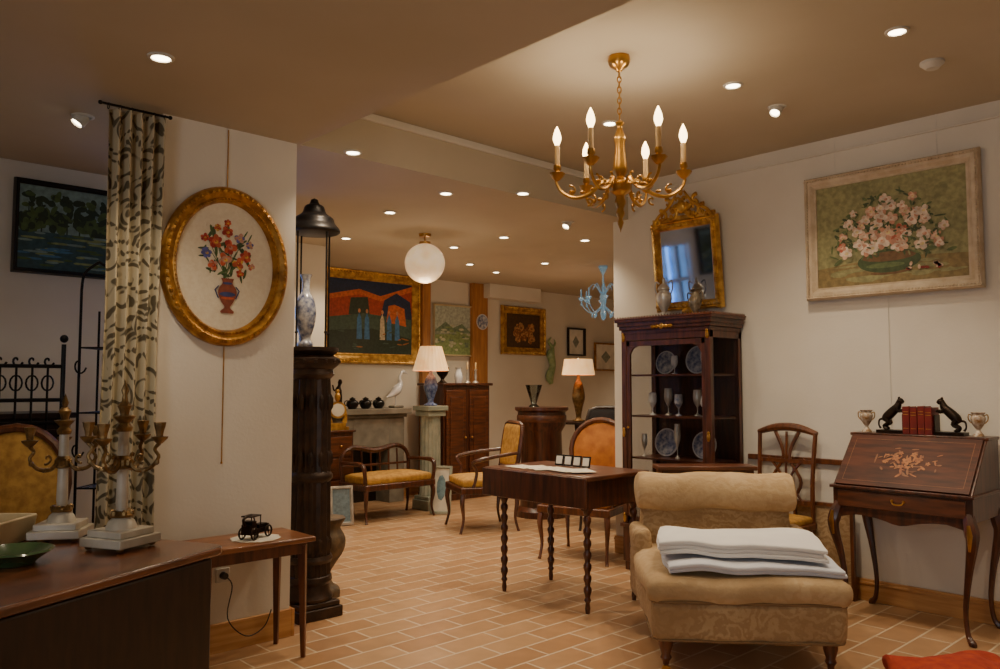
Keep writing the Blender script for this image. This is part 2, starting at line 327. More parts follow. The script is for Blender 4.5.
for k in range(6):
    a=k*math.pi/3; ca,sa=math.cos(a),math.sin(a)
    def R(r,z,o=0): return (r*ca-o*sa,r*sa+o*ca,z)
    m=M(); path=cr([(.035,-.635,.007),(.07,-.605,.008),(.10,-.625,.011),(.15,-.67,.010),(.22,-.685,.009),(.28,-.655,.008),(.305,-.61,.007),(.30,-.585,.008)],6)
    m.tube([(*R(q[0],q[1]),q[2]) for q in path],0,8)
    m.tube([(*R(.10+.028*t*math.cos(4*t+1),-.59+.028*t*math.sin(4*t+1)),.006) for t in [i/14 for i in range(15)]],0,6)
    m.tube([(*R(.235+.03*t*math.cos(-5*t),-.655+.03*t*math.sin(-5*t)),.005) for t in [i/14 for i in range(15)]],0,6)
    m.tube([(*R(.15+.025*t*math.cos(5*t),-.70+.025*t*math.sin(5*t)),.005) for t in [i/14 for i in range(15)]],0,6)
    for j in range(3): m.sph(R(.13+.05*j,-.645-.018*(j>0)+.004*j),(.014,.014,.008))
    m.lathe([(0,-.605),(.012,-.60),(.02,-.592),(.034,-.576),(.038,-.565),(.03,-.567),(.014,-.57),(.012,-.555),(.019,-.545),(.017,-.525),(0,-.525)],c=R(.30,0),seg=14,fl=.05,fn=7)
    fin(m,'arm',brass,parent=ch)
    fin(M().lathe([(0,-.53),(.0125,-.53),(.0125,-.435),(.011,-.43),(0,-.43)],c=R(.30,0),seg=12),'candle_sleeve',candle_m,parent=ch)
    fin(M().lathe(cr([(.008,-.432),(.013,-.42),(.020,-.398),(.016,-.37),(.006,-.345),(0.0005,-.335)],3),c=R(.30,0),seg=12),'candle_bulb',bulb_m,parent=ch)
    light('POINT',1.9,WARM,R(.30,-.30),ch,rad=.03)
# ---------------------------------------------------------------- pendant globe
p=at_z(425,234,ZL)
g=root('pendant_lamp','white opal glass globe pendant lamp, lit','pendant lamp',p)
fin(M().lathe([(0,-.03),(.05,-.025),(.055,0),(0,0)]),'canopy',brass,parent=g)
fin(M().lathe([(0,-.11),(.045,-.11),(.05,-.07),(.008,-.06),(.006,-.02),(0,-.02)]),'stem',brass,parent=g)
fin(M().lathe([(.045,-.095)]+[(.172*math.sin(t),-.255+.172*math.cos(t)) for t in [.25+k*.145 for k in range(20)]]+[(0,-.427)],seg=72,fl=.006,fn=24),'globe_shade',globe_m,parent=g)
light('POINT',7,WARM,(0,0,-.265-.25),g,rad=.12)
# ---------------------------------------------------------------- frames & paintings
def rose(m,x,z,r,cs,y):
    for i in range(6):
        a=i*math.pi/3+rnd(); m.dab(x+.55*r*math.cos(a),z+.55*r*math.sin(a),r*.55,r*.42,a,cs[i%2],y-.0002*i)
    m.dab(x,z,r*.55,r*.5,0,cs[1],y-.0016); m.dab(x+.1*r,z-.1*r,r*.32,r*.26,0,cs[2],y-.002); m.dab(x,z,r*.14,r*.12,0,cs[0],y-.0024)
def cm_(c,n=None): 
    return mat('oil paint %d %d %d'%c,c,.55,col2=tuple(int(v*.82) for v in c),scale=35,bump=.25)
def framed(name,label,loc,rz,w,h,bw,fm_,painter,mats,fprof=None,orn=0,rx=0,group=None,liner=None):
    r=root(name,label,'painting',loc,rz,rx=rx,group=group)
    prof=fprof or [(0,0),(0,.02),(bw*.15,.045),(bw*.35,.03),(bw*.6,.03),(bw*.85,.014),(bw,.016),(bw,.006)]
    m=M().ring(w,h,prof)
    if orn:
        for sx in (-1,1):
            nn=int(h/orn)
            for i in range(nn): m.sph((sx*(w/2-bw*.3),-.035,-h/2+h*(i+.5)/nn),(orn*.32,.012,orn*.42),seg=6)
            nn=int(w/orn)
            for i in range(nn): m.sph((-w/2+w*(i+.5)/nn,-.035,sx*(h/2-bw*.3)),(orn*.42,.012,orn*.32),seg=6)
    fin(m,'frame',fm_,parent=r)
    c=M(); iw,ih=w/2-bw*.95,h/2-bw*.95; c.poly([(-iw,-ih),(iw,-ih),(iw,ih),(-iw,ih)],0,-.006)
    painter(c,iw,ih); fin(c,'canvas',mats,parent=r,fixn=False); return r
pcols=[(160,156,106),(148,146,98),(72,90,52),(106,122,72),(232,196,166),(216,154,124),(242,222,200),(158,54,44),(206,100,72),(148,128,80),(120,88,54),(236,214,150)]
def paint_roses(c,iw,ih):
    Y=-.0065
    for i in range(60): c.dab(U(-iw*.85,iw*.85),U(-ih*.55,ih*.9),U(.05,.1),U(.03,.06),U(0,3),random.choice([1,0,0,0]),Y-.00003*i)
    c.poly([(-iw,-ih),(iw,-ih),(iw,-ih*.58),(0,-ih*.5),(-iw,-ih*.62)],9,Y-.0025); 
    for i in range(30): c.dab(U(-iw*.85,iw*.85),-ih*U(.62,.9),U(.05,.1),U(.008,.018),U(-.1,.1),random.choice([9,1,0]),Y-.0026-.00003*i)
    c.dab(0,-ih*.58,iw*.42,ih*.22,0,2,Y-.004,n=24); c.dab(0,-ih*.50,iw*.36,ih*.09,0,10,Y-.0042,n=24)
    c.dab(-.02,-ih*.66,iw*.26,ih*.05,0,3,Y-.0044,n=16); c.dab(0,-ih*.80,iw*.25,ih*.04,0,10,Y-.0039,n=16)
    for i in range(240):
        a=U(-.15,math.pi+.15); q=U(.1,1); c.dab(iw*.80*q*math.cos(a)+U(-.02,.02),-ih*.42+ih*1.18*q*math.sin(a)*.98,U(.014,.034),U(.005,.011),U(0,3),random.choice([2,3,2,3,1]),Y-.0046-.000008*i)
    for i in range(42):
        a=math.pi*(i*.618%1)*1.0+.04; q=math.sqrt((i+.4)/43); rose(c,iw*.72*q*math.cos(a)+U(-.03,.03),-ih*.36+ih*.98*q*math.sin(a)+U(-.02,.02),U(.028,.048)*(1.2-.5*q),random.choice([(5,4,6),(4,6,5),(4,6,11),(5,4,11),(5,6,4),(8,5,4),(4,6,5)]),Y-.0068-.00007*i)
    for i in range(60):
        a=U(0,math.pi); q=U(.3,.98); c.dab(iw*.8*q*math.cos(a),-ih*.40+ih*1.12*q*math.sin(a),U(.008,.018),U(.004,.008),U(0,3),random.choice([2,3]),Y-.0135-.00001*i)
    for i in range(14): c.dab(U(iw*.2,iw*.7),-ih*.72+U(-.02,.02),.014,.008,U(0,3),random.choice([7,4]),Y-.0105)
rosemats=[cm_(c) for c in pcols]
frm=mat('limed pale frame',(208,192,166),.6,.05,col2=(188,168,140),scale=16,bump=.25)
framed('flower_painting','oil painting of roses in a bowl, wide pale carved frame',(W-.02,1.88,2.235),RW,1.02,.79,.075,frm,paint_roses,rosemats,orn=.018,rx=0)
for yy in (1.6,2.2):
    top(M().tube([(0,0,0),(0,0,.26)],.0015,5),'picture_cord','thin picture hanging cord on the wall','cord',white,(W-.006,yy,2.62),group='picture cords on the wall')
top(M().tube([(0,0,0),(0,0,.9)],.0015,5),'picture_cord','thin picture hanging cord on the wall','cord',white,(W-.006,1.9,.92),group='picture cords on the wall')
# oval picture on column
oc=at_Y(226,266,3.82)
r=root('oval_picture','oval gilt-framed picture of a flower bouquet in a vase','picture',(oc.x+.01,3.845,oc.z))
m=M().ring(.66,.80,[(0,0),(-.0,.02),(.012,.038),(.03,.045),(.045,.035),(.055,.03),(.066,.036),(.076,.022),(.08,.008)],ell=1,seg=64)
for k in range(64):
    a=2*math.pi*k/64; m.sph((math.cos(a)*.305,-.04,math.sin(a)*.375),(.013,.010,.013),seg=6,T=Matrix.Rotation(-a,4,'Y'))
for k in range(96):
    a=2*math.pi*k/96; m.sph((math.cos(a)*.266,-.036,math.sin(a)*.336),.006,seg=6)
fin(m,'frame',gilt,parent=r)
matb=mat('cream embroidery ground',(232,222,198),.8,col2=(224,212,186),scale=60,bump=.2)
oc_m=[matb]+[cm_(c) for c in [(176,38,32),(214,96,60),(84,112,56),(62,84,44),(92,98,176),(232,186,80),(150,78,56),(62,72,128),(206,154,132)]]
c=M(); c.dab(0,0,.252,.322,0,0,-.008,n=48)
for i in range(44):
    a=U(.1,math.pi-.1); c.dab(U(-.13,.13),U(-.05,.19),U(.02,.036),U(.004,.009),U(0,3),random.choice([3,4]),-.0085-.00003*i)
for i in range(9): c.tube([(U(-.02,.02),-.010,-.06),(U(-.1,.1),-.010,U(.03,.13))],.0015,4,mi=3)
for x,z,s,cs in [(-.06,.12,.034,(1,2,6)),(.0,.175,.028,(2,1,6)),(.065,.15,.026,(5,9,6)),(.015,.10,.036,(1,2,9)),(-.01,.035,.034,(2,9,6)),(.10,.06,.030,(1,2,6)),(-.105,.06,.026,(5,5,6)),(-.07,.0,.026,(9,2,1)),(.06,.02,.030,(6,2,1)),(.12,.12,.02,(5,9,6)),(-.115,.135,.02,(2,1,6)),(.07,-.03,.02,(1,2,6)),(0,.22,.018,(1,2,6)),(-.05,.19,.018,(6,2,1)),(.13,.01,.018,(2,9,6))]: rose(c,x,z,s,cs,-.011)
v=cr([(.03,-.235),(.035,-.225),(.014,-.205),(.03,-.18),(.048,-.14),(.044,-.11),(.026,-.085),(.034,-.06)],3)
c.poly([(q[0]+.005,q[1]) for q in v]+[(-q[0]+.005,q[1]) for q in reversed(v)],7,-.0145)
c.dab(.005,-.14,.042,.012,0,8,-.0149,n=14); c.dab(.005,-.16,.035,.006,0,2,-.0152,n=14); c.dab(.005,-.085,.026,.006,0,8,-.0152,n=14)
c.tube([(.05,-.012,-.10),(.068,-.012,-.12),(.05,-.012,-.16)],.003,5,mi=8); c.tube([(-.04,-.012,-.10),(-.058,-.012,-.12),(-.04,-.012,-.16)],.003,5,mi=8)
fin(c,'canvas',oc_m,parent=r,fixn=False)
za=at_Y(226,463,3.82).z
top(M().tube([(0,0,za),(0,0,ZL-.01)],.003,6).sph((0,0,za),.006,seg=8),'hanging_rod','thin brass picture hanging rod on the column','picture rod',brass,(oc.x+.01,3.846,0))
# far paintings
def Fr(x0,y0,x1,y1,Y=YB-.02):
    a=at_Y(x0,y0,Y); b=at_Y(x1,(y1),Y)
    ac=at_Y((x0+x1)/2,(y0+y1)/2,Y); w=b.x-a.x
    h=abs(at_Y((x0+x1)/2,y0,Y).z-at_Y((x0+x1)/2,y1,Y).z); return (ac.x,Y,ac.z),w,h
def paint_abs(c,iw,ih):
    Y=-.007
    P=lambda pts,mi,k: c.poly([(x*iw,z*ih) for x,z in pts],mi,Y-.0004*k)
    P([(-1,.1),(1,.1),(1,1),(-1,1)],0,1); P([(-1,.55),(-.3,.75),(.2,.6),(1,.95),(1,1),(-1,1)],3,2)
    P([(-1,.42),(-.3,.60),(.2,.46),(1,.80),(1,.95),(.2,.60),(-.3,.75),(-1,.55)],1,2.5)
    P([(-.55,.05),(-.5,.5),(-.1,.55),(-.05,.05)],2,3); P([(.2,.0),(.3,.5),(.6,.72),(.95,.5),(1,0)],3,3); P([(-1,-1),(1,-1),(1,0),(-.2,.1),(-1,-.05)],4,4)
    P([(-1,-.4),(0,-.3),(1,-.55),(1,-1),(-1,-1)],5,5); P([(.35,-.1),(.4,.35),(.55,.4),(.8,.3),(.85,-.2)],1,6)
    for x in (-.3,-.12,.25,.42,.62): 
        P([(x-.06,-.6),(x-.05,-.05),(x,.12),(x+.05,-.05),(x+.07,-.6)],6 if x!=.25 else 7,7); c.dab(x*iw,.16*ih,.018,.025,0,8,Y-.0034)
    for i in range(25): c.dab(U(-.9,.9)*iw,U(-.9,-.3)*ih,U(.02,.06),.008,U(-.3,.3),random.choice([4,5,9]),Y-.0036)
absm=[cm_(c) for c in [(184,74,44),(214,112,58),(56,70,56),(38,54,90),(74,98,82),(52,68,52),(74,130,184),(214,200,170),(214,150,104),(176,112,52)]]
l_,w_,h_=Fr(322,270,421,365); framed('abstract_painting','large orange and blue figure painting in a broad gilt frame',l_,0,w_,h_*.98,.12,gilt2,paint_abs,absm,orn=.04)
def paint_land(c,iw,ih):
    Y=-.007; c.poly([(-iw,0),(iw,0),(iw,ih),(-iw,ih)],1,Y-.0003)
    c.poly([(-iw,-.02),(-iw*.4,ih*.35),(0,ih*.1),(iw*.5,ih*.3),(iw,-.02)],2,Y-.0006); c.poly([(-iw,-ih),(iw,-ih),(iw,-ih*.1),(-iw,-ih*.2)],3,Y-.0009)
    for i in range(40): c.dab(U(-iw,iw)*.9,U(-ih*.8,ih*.2),U(.02,.06),U(.01,.02),0,random.choice([2,3,4]),Y-.0012-.00002*i)
l_,w_,h_=Fr(433,305,472,356); framed('landscape_painting','green hillside landscape painting in a thin pale frame',l_,0,w_,h_,.02,cream,paint_land,[cm_(c) for c in [(160,172,150),(190,200,185),(124,146,116),(150,170,110),(206,206,176)]])
def paint_still(c,iw,ih):
    for i in range(16): rose(c,U(-.5,.5)*iw,U(-.5,.3)*ih,U(.04,.07),random.choice([(1,2,3),(2,3,1)]),-.008-.0001*i)
l_,w_,h_=Fr(501,307,545,355); framed('fruit_painting','dark fruit still life painting in a heavy gilt frame',l_,0,w_,h_,.10,gilt2,paint_still,[cm_(c) for c in [(84,60,38),(166,104,60),(200,150,96),(136,82,50)]],orn=.05)
for a_ in [(567,328,584,356,'small framed print with a white mount in a dark frame'),(594,343,617,371,'small framed print with a white mount in a gilt frame')]:
    l_,w_,h_=Fr(*a_[:4]); framed('framed_print',a_[4],l_,0,w_,h_,.025,darkest if a_[0]<590 else gilt,lambda c,iw,ih:c.dab(0,0,iw*.45,ih*.5,0,1,-.008,n=4),[mat('white mount',(240,236,224),.8),cm_((150,160,150))])
def paint_night(c,iw,ih):
    Y=-.007; c.poly([(-iw,-ih*.1),(iw,-ih*.1),(iw,ih),(-iw,ih)],4,Y)
    for i in range(30): c.dab(U(-.9,.9)*iw,U(.0,.3)*ih,U(.03,.06),U(.02,.04),U(0,3),random.choice([2,3]),Y-.0002-.00001*i)
    for k in range(7):
        x=(-.8+.26*k)*iw; c.poly([(x-.004,-.1*ih),(x+.004,-.1*ih),(x+.003,.6*ih),(x-.003,.6*ih)],2,Y-.0008)
        for i in range(14): c.dab(x+U(-.02,.02),U(.0,.8)*ih,U(.010,.022),U(.015,.04),U(0,3),random.choice([2,3,2]),Y-.001-.00002*i-.0001*k)
    for i in range(50): c.dab(U(-.9,.9)*iw,U(-.9,-.12)*ih,U(.02,.07),.007,0,random.choice([1,3,4,5]),Y-.0026-.00002*i)
a=at_Y(14,177,5.23); b_=at_Y(121,180,5.23); zb=at_Y(14,272,5.23).z
framed('river_painting','blue-green river and trees landscape painting, black frame',((a.x+b_.x)/2,5.235,(a.z+zb)/2),0,b_.x-a.x,a.z-zb,.03,darkest,paint_night,[cm_(c) for c in [(54,86,88),(70,122,156),(42,60,36),(80,104,52),(132,160,152),(142,156,96)]])
# ---------------------------------------------------------------- gilt mirror
y0=at_X(655,260,W-.06).y; y1=at_X(721,260,W-.06).y; zt=at_X(690,222,W-.06).z; zb=at_X(690,312,W-.06).z
mw=y0-y1; mh=zt-zb
r=root('wall_mirror','carved gilt mirror with a pierced scrolling crest, tilted forward','mirror',(W-.03,(y0+y1)/2-.01,zb+.02),RW,rx=.10)
m=M(); m.ring(mw,mh,[(0,0),(0,.03),(.012,.045),(.03,.035),(.05,.04),(.065,.02),(.065,.008)])
for i in range(22):
    for sx in (-1,1): m.sph((sx*(mw/2-.035),-.04,-mh/2+mh*(i+.5)/22),(.014,.012,.02),seg=6)
for i in range(16):
    for sz in (-1,1): m.sph((-mw/2+mw*(i+.5)/16,-.04,sz*(mh/2-.035)),(.02,.012,.014),seg=6)
for v in m.bm.verts: v.co.z+=mh/2
fin(m,'frame',gilt2,parent=r)
fin(M().b2(-mw/2+.06,mw/2-.06,-.012,-.006,.06,mh-.06),'mirror_glass',mirror_m,parent=r)
m=M()
for sx in (-1,1):
    for cx,cz,s,tw in [(.09,.07,.07,5),(.17,.04,.05,-5),(.04,.14,.05,5),(.22,.01,.035,5),(.12,.13,.035,-5)]:
        m.tube([(sx*(cx+s*t*math.cos(tw*t)),-.03,mh+cz+s*t*math.sin(tw*t)) for t in [k/16 for k in range(17)]],[.006+.01*k/16 for k in range(17)],7)
    m.tube(cr([(sx*.24,-.03,mh,.014),(sx*.2,-.03,mh+.05,.012),(sx*.1,-.035,mh+.11,.012),(sx*.03,-.03,mh+.2,.008)],5),0,7)
for k in range(26):
    a=U(0,math.pi); q=U(.2,1); m.sph((.2*q*math.cos(a),-.03,mh+.02+.15*q*math.sin(a)),(U(.012,.024),.014,U(.012,.024)),seg=6,T=Matrix.Rotation(U(0,3),4,'Y'))
m.sph((0,-.035,mh+.09),(.04,.02,.05)); m.sph((0,-.03,mh+.2),(.02,.015,.03)); m.b2(-mw/2+.02,mw/2-.02,-.03,-.005,mh-.02,mh+.03)
fin(m,'crest',gilt2,parent=r)
m=M()
for sx in (-1,1):
    m.tube([(sx*(mw/2-.02+.04*t*math.cos(5*t)),-.03,.04+.04*t*math.sin(5*t)) for t in [k/12 for k in range(13)]],.009,6)
m.sph((0,-.035,-.005),(.06,.015,.025)); fin(m,'base_scroll',gilt2,parent=r)
# ---------------------------------------------------------------- vitrine
VX0,VX1,VY0,VY1,VH=4.58,4.975,2.87,3.60,1.765
vw=VY1-VY0; vd=VX1-VX0
vt=root('display_cabinet','dark mahogany glazed display cabinet with brass mounts','cabinet',((VX0+VX1)/2,(VY0+VY1)/2,0),RW)
hx,hy=vw/2,vd/2
m=M().b2(-hx,hx,-hy,hy,.06,.30).b2(-hx-.015,hx+.015,-hy-.015,hy,.30,.325).b2(-hx,hx,hy-.015,hy,.3,VH-.1)
for sx in (-1,1):
    for yy in (-hy+.02,hy-.02): m.b2(sx*(hx-.02)-.02,sx*(hx-.02)+.02,yy-.02,yy+.02,.3,VH-.1)
for z,e in ((VH-.11,0),(VH-.075,.012),(VH-.05,.022),(VH-.02,.035)): m.b2(-hx-e,hx+e,-hy-e,hy,z,z+.035 if z<VH-.03 else VH)
m.b2(-hx,hx,-hy,-hy+.03,VH-.15,VH-.1)
for s1 in (-1,1): m.b2(s1*hx-.02*(s1>0),s1*hx+.02*(s1<0),-hy,hy,VH-.15,VH-.1); m.b2(s1*(hx-.04)-.03,s1*(hx-.04)+.03,-hy+.01,-hy+.06,0,.06); m.b2(s1*(hx-.04)-.03,s1*(hx-.04)+.03,hy-.06,hy-.01,0,.06)
fin(m,'body',mahog,parent=vt,bev=.003)
for z in (.79,1.085,1.375): fin(M().b2(-hx+.03,hx-.03,-hy+.045,hy-.02,z-.012,z),'shelf',mahogx,parent=vt)
x0=-hx+.041; x1=hx-.041
m=M().b2(x0,x0+.03,-hy+.005,-hy+.025,.335,VH-.155).b2(x1-.03,x1,-hy+.005,-hy+.025,.335,VH-.155).b2(x0,x1,-hy+.005,-hy+.025,.335,.38).b2(x0,x1,-hy+.005,-hy+.025,VH-.19,VH-.155)
for sx,xx in ((1,x0+.03),(-1,x1-.03)): m.prism([(xx,VH-.19),(xx+sx*.07,VH-.19),(xx+sx*.03,VH-.205),(xx,VH-.25)],-hy+.005,-hy+.02,'Y')
dr=fin(m,'door',mahog,parent=vt,bev=.002)
fin(M().b2(x0+.03,x1-.03,-hy+.012,-hy+.016,.38,VH-.19),'glass_pane',glass,parent=dr)
fin(M().sph((x0+.014,-hy-.002,1.0),.009),'door_knob',brass,parent=dr)
for s1 in (-1,1): fin(M().b2(s1*hx-.006*s1-.003,s1*hx-.006*s1+.003,-hy+.045,hy-.045,.335,VH-.155),'side_glass',glass,parent=vt)
for sx in (-1,1):
    for z in (VH-.13,.36,.96): fin(M().sph((sx*(hx-.02),-hy-.004,z),(.014,.008,.030)).sph((sx*(hx-.02),-hy-.006,z+.026),(.01,.008,.012)),'brass_mount',brass,parent=vt)
m=M().tube([(-.09,-hy-.022,VH-.06),(.09,-hy-.022,VH-.06)],.005,6)
for k in range(5): m.sph(((k-2)*.035,-hy-.025,VH-.06),(.02,.008,.012 if k!=2 else .02))
fin(m,'frieze_mount',brass,parent=vt)
m=M().tube([(-hx-.035,-hy-.036,VH+.003),(hx+.035,-hy-.036,VH+.003),(hx+.035,hy,VH+.003)],.006,6)
for k in range(34): 
    x=-hx-.03+(2*hx+.06)*k/33; m.tube([(x-.010,-hy-.032,VH),(x,-hy-.034,VH+.018),(x+.010,-hy-.032,VH)],.004,5)
for k in range(18):
    y=-hy-.02+(2*hy)*k/17; m.tube([(hx+.033,y-.010,VH),(hx+.034,y,VH+.018),(hx+.033,y+.010,VH)],.004,5)
fin(m,'carved_gallery',mahogx,parent=vt)
def plate(loc,rz,r=.09,label='blue and white porcelain plate standing on edge',rx=-.15,group='plates in the display cabinet',m_=None):
    T=Matrix.Translation((0,0,r))@Matrix.Rotation(math.pi/2+rx,4,'X')
    o=root('plate',label,'plate',loc,rz,group=group)
    fin(M().lathe([(0,-.004),(r*.55,-.004),(r*.62,0),(r,.008),(r,.012),(r*.6,.004),(0,0)],seg=28,T=T),'dish',m_ or porc,parent=o)
    fin(M().lathe([(r*.66,.0085),(r*.9,.0135),(r*.9,.014),(r*.66,.009)],seg=28,T=T),'rim_pattern',bluew,parent=o)
    fin(M().lathe([(0,.0045),(r*.35,.0045),(r*.33,.006),(0,.006)],seg=20,T=T),'center_pattern',blue,parent=o)
vx=(VX0+VX1)/2
plate((vx+.07,3.13,1.376),RW,.10); plate((vx+.07,3.40,1.376),RW,.085)
plate((vx+.04,3.38,.791),RW,.10); plate((vx+.04,3.07,.791),RW,.095); 
def goblet(loc,h,r,m_,label,group=None,name='goblet',cat='glass'):
    o=M().lathe(cr([(r*.8,0),(r*.7,h*.04),(r*.15,h*.1),(r*.13,h*.3),(r*.3,h*.36),(r*.9,h*.55),(r,h*.75),(r*.85,h)],3)+[(r*.8,h),(r*.9,h*.75),(r*.2,h*.42),(0,h*.42)],seg=16)
    return top(o,name,label,cat,m_,loc,group=group)
for i,(yy,hh,mm) in enumerate([(3.46,.16,porc),(3.36,.19,silver),(3.24,.15,bluew),(3.12,.18,silver),(3.03,.14,porc)]): goblet((vx-.02+.05*(i%2),yy,1.086),hh,.03,mm,'small footed ornament on the cabinet shelf','ornaments in the display cabinet')
for yy,hh in ((3.5,.16),(3.22,.24),(2.99,.2)): goblet((vx-.07,yy,.791),hh,.022,silver,'slender silver goblet on the cabinet shelf','ornaments in the display cabinet')
for yy,hh in ((3.27,.13),(3.03,.16)): goblet((vx-.02,yy,1.376),hh,.025,porc,'small porcelain ornament on the top shelf','ornaments in the display cabinet')
def vase(name,label,loc,prof,mm,rz=0,handles=0,hm=None,group=None,fl=0,seg=24):
    r_=root(name,label,'vase',loc,rz,group=group); fin(M().lathe([(0,prof[0][1])]+cr(prof,4),seg=seg,fl=fl,fn=8),'body',mm,parent=r_)
    if handles:
        H=max(p[1] for p in prof); R_=max(p[0] for p in prof)
        for s1 in (-1,1): fin(M().tube(cr([(s1*R_*.7,0,H*.85),(s1*R_*1.25,0,H*.9),(s1*R_*1.3,0,H*.7),(s1*R_*.9,0,H*.55)],5),handles,6),'handle',hm or mm,parent=r_)
    return r_
vase('urn','small silver two-handled covered urn on the display cabinet',(vx-.05,3.33,VH+.001),[(.05,0),(.045,.01),(.015,.04),(.02,.06),(.05,.12),(.055,.17),(.035,.2),(.045,.215),(.03,.24),(.01,.26),(.012,.28),(.002,.30)],silver,RW,.006)
vase('vase','mottled silver and bronze vase on the display cabinet',(vx-.04,3.08,VH+.001),[(.035,0),(.03,.01),(.012,.03),(.03,.06),(.045,.11),(.03,.15),(.02,.17),(.035,.19)],mat('mottled metal',(176,164,142),.35,.5,col2=(96,80,60),scale=26),RW,.005)
# ---------------------------------------------------------------- writing bureau
bz=root('writing_bureau','slant-front mahogany writing desk with floral marquetry, cabriole legs','desk',(4.74,1.69,0),RW)
bw_,bd=.355,.235
m=M().prism([(-bd,.60),(-bd,.735),(.04,1.01),(bd-.01,1.01),(bd-.01,.60)],-bw_,bw_,'X')
m.b2(-bw_-.012,bw_+.012,-bd-.02,bd-.01,.725,.742).b2(-bw_-.008,bw_+.008,.03,bd-.01,1.005,1.022)
fin(m,'body',mahog,parent=bz,bev=.004)
ap=[(-bw_+.01,.605),(-bw_+.01,.56),(-.23,.585),(-.11,.575),(0,.55),(.11,.575),(.23,.585),(bw_-.01,.56),(bw_-.01,.605)]
m=M().prism(cr(ap,3),-bd,-bd+.02,'Y'); fin(m,'apron',mahog,parent=bz)
m=M().b2(-bw_+.03,bw_-.03,-bd-.012,-bd,.625,.715); dw=fin(m,'drawer',mahogx,parent=bz,bev=.004)
fin(M().tube(cr([(-.03,-bd-.014,.68),(-.02,-bd-.026,.665),(.02,-bd-.026,.665),(.03,-bd-.014,.68)],4),.004,6).sph((-.03,-bd-.014,.68),.009,seg=8).sph((.03,-bd-.014,.68),.009,seg=8),'drawer_handle',brass,parent=dw)
ang=math.atan2(1.01-.735,.04+bd); L=math.hypot(.275,.04+bd)
T=Matrix.Translation((0,-bd,.735))@Matrix.Rotation(-(math.pi/2-ang),4,'X')
c=M(); lw=bw_-.015
for i,(a0,mi) in enumerate([(0,0),(.03,1),(.0325,0)]):
    c.add([(-lw+a0,-.012-.0006*i,a0+.01),(lw-a0,-.012-.0006*i,a0+.01),(lw-a0,-.012-.0006*i,L-a0-.01),(-lw+a0,-.012-.0006*i,L-a0-.01)],[(0,1,2,3)],mi,False,T)
c.box(T@Vector((0,-.005,L/2)),(2*lw,.012,L-.02),rx=-(math.pi/2-ang))
for i in range(60): 
    a=U(0,6.28); q=U(.2,1); c.dab(.20*q*math.cos(a),L/2+.10*q*math.sin(a),U(.010,.024),U(.003,.007),U(0,3),random.choice([1,2]),-.0145-.00003*i,T=T)
for x,z,s in [(0,.0,.026),(-.06,.02,.020),(.06,.015,.020),(-.02,-.04,.016),(.03,.05,.016),(.11,-.01,.013),(-.11,-.01,.013),(-.04,.055,.013)]:
    for k in range(5): c.dab(x+.6*s*math.cos(k*1.256),L/2+z+.6*s*math.sin(k*1.256),s*.5,s*.36,k*1.256,2,-.0166,T=T)
    c.dab(x,L/2+z,s*.25,s*.25,0,1,-.0172,T=T)
lidm=mat('bureau lid veneer',(88,43,22),.5,col2=(58,26,14),scale=4,stretch=(1.5,10,10),spec=.3)
lid=fin(c,'slant_lid',[lidm,mat('boxwood inlay',(140,86,42),.5,col2=(112,62,30),scale=30),mat('marquetry inlay',(172,108,52),.5,col2=(140,76,34),scale=30)],parent=bz,fixn=False)
for sx in (-1,1):
    for yy in (-bd+.02,bd-.04):
        o=-1 if yy<0 else .35
        path=cr([(sx*(bw_-.03),yy,.64,.030),(sx*(bw_-.008),yy+o*.025,.56,.036),(sx*(bw_-.006),yy+o*.03,.5,.029),(sx*(bw_-.035),yy+o*.005,.34,.018),(sx*(bw_-.055),yy,.16,.013),(sx*(bw_-.045),yy+o*.01,.05,.013),(sx*(bw_-.02),yy+o*.03,.012,.019),(sx*(bw_-.018),yy+o*.034,.0,.016)],5)
        lg=fin(M().tube(path,0,8),'leg',mahog,parent=bz)
        if yy<0:
            fin(M().tube([(sx*(bw_-.012),yy-.058,.60,.008),(sx*(bw_-.006),yy-.064,.55,.014),(sx*(bw_-.012),yy-.054,.47,.006)],0,6),'brass_mount',brass,parent=lg)
bx_=4.85
for yy in (1.98,1.39):
    vase('vase','small gilt-banded porcelain vase on the writing desk',(bx_-.02,yy,1.023),[(.028,0),(.026,.01),(.01,.03),(.012,.04),(.03,.07),(.036,.1),(.028,.115),(.036,.13)],mat('gilt striped porcelain',(206,196,180),.25,col2=(130,90,40),scale=40),RW,.003,brass,group='small vases on the writing desk')
for i,(x,t,h) in enumerate([(1.745,.036,.155),(1.705,.036,.15),(1.665,.034,.158),(1.627,.036,.152)]):
    b0=root('book','red leather bound book standing upright','book',(bx_,x,1.023),RW,group='red books on the writing desk')
    fin(M().b2(-t/2,t/2,-.06,-.055,0,h).b2(-t/2,-t/2+.003,-.055,.055,0,h).b2(t/2-.003,t/2,-.055,.055,0,h),'cover',leather,parent=b0)
    fin(M().b2(-t/2+.003,t/2-.003,-.054,.05,.003,h-.004),'page_block',paper,parent=b0)
    fin(M().b2(-t/2+.004,t/2-.004,-.0615,-.06,h*.7,h*.73).b2(-t/2+.004,t/2-.004,-.0615,-.06,h*.8,h*.82).b2(-t/2+.004,t/2-.004,-.0615,-.06,h*.2,h*.22),'spine_band',gilt2,parent=b0)
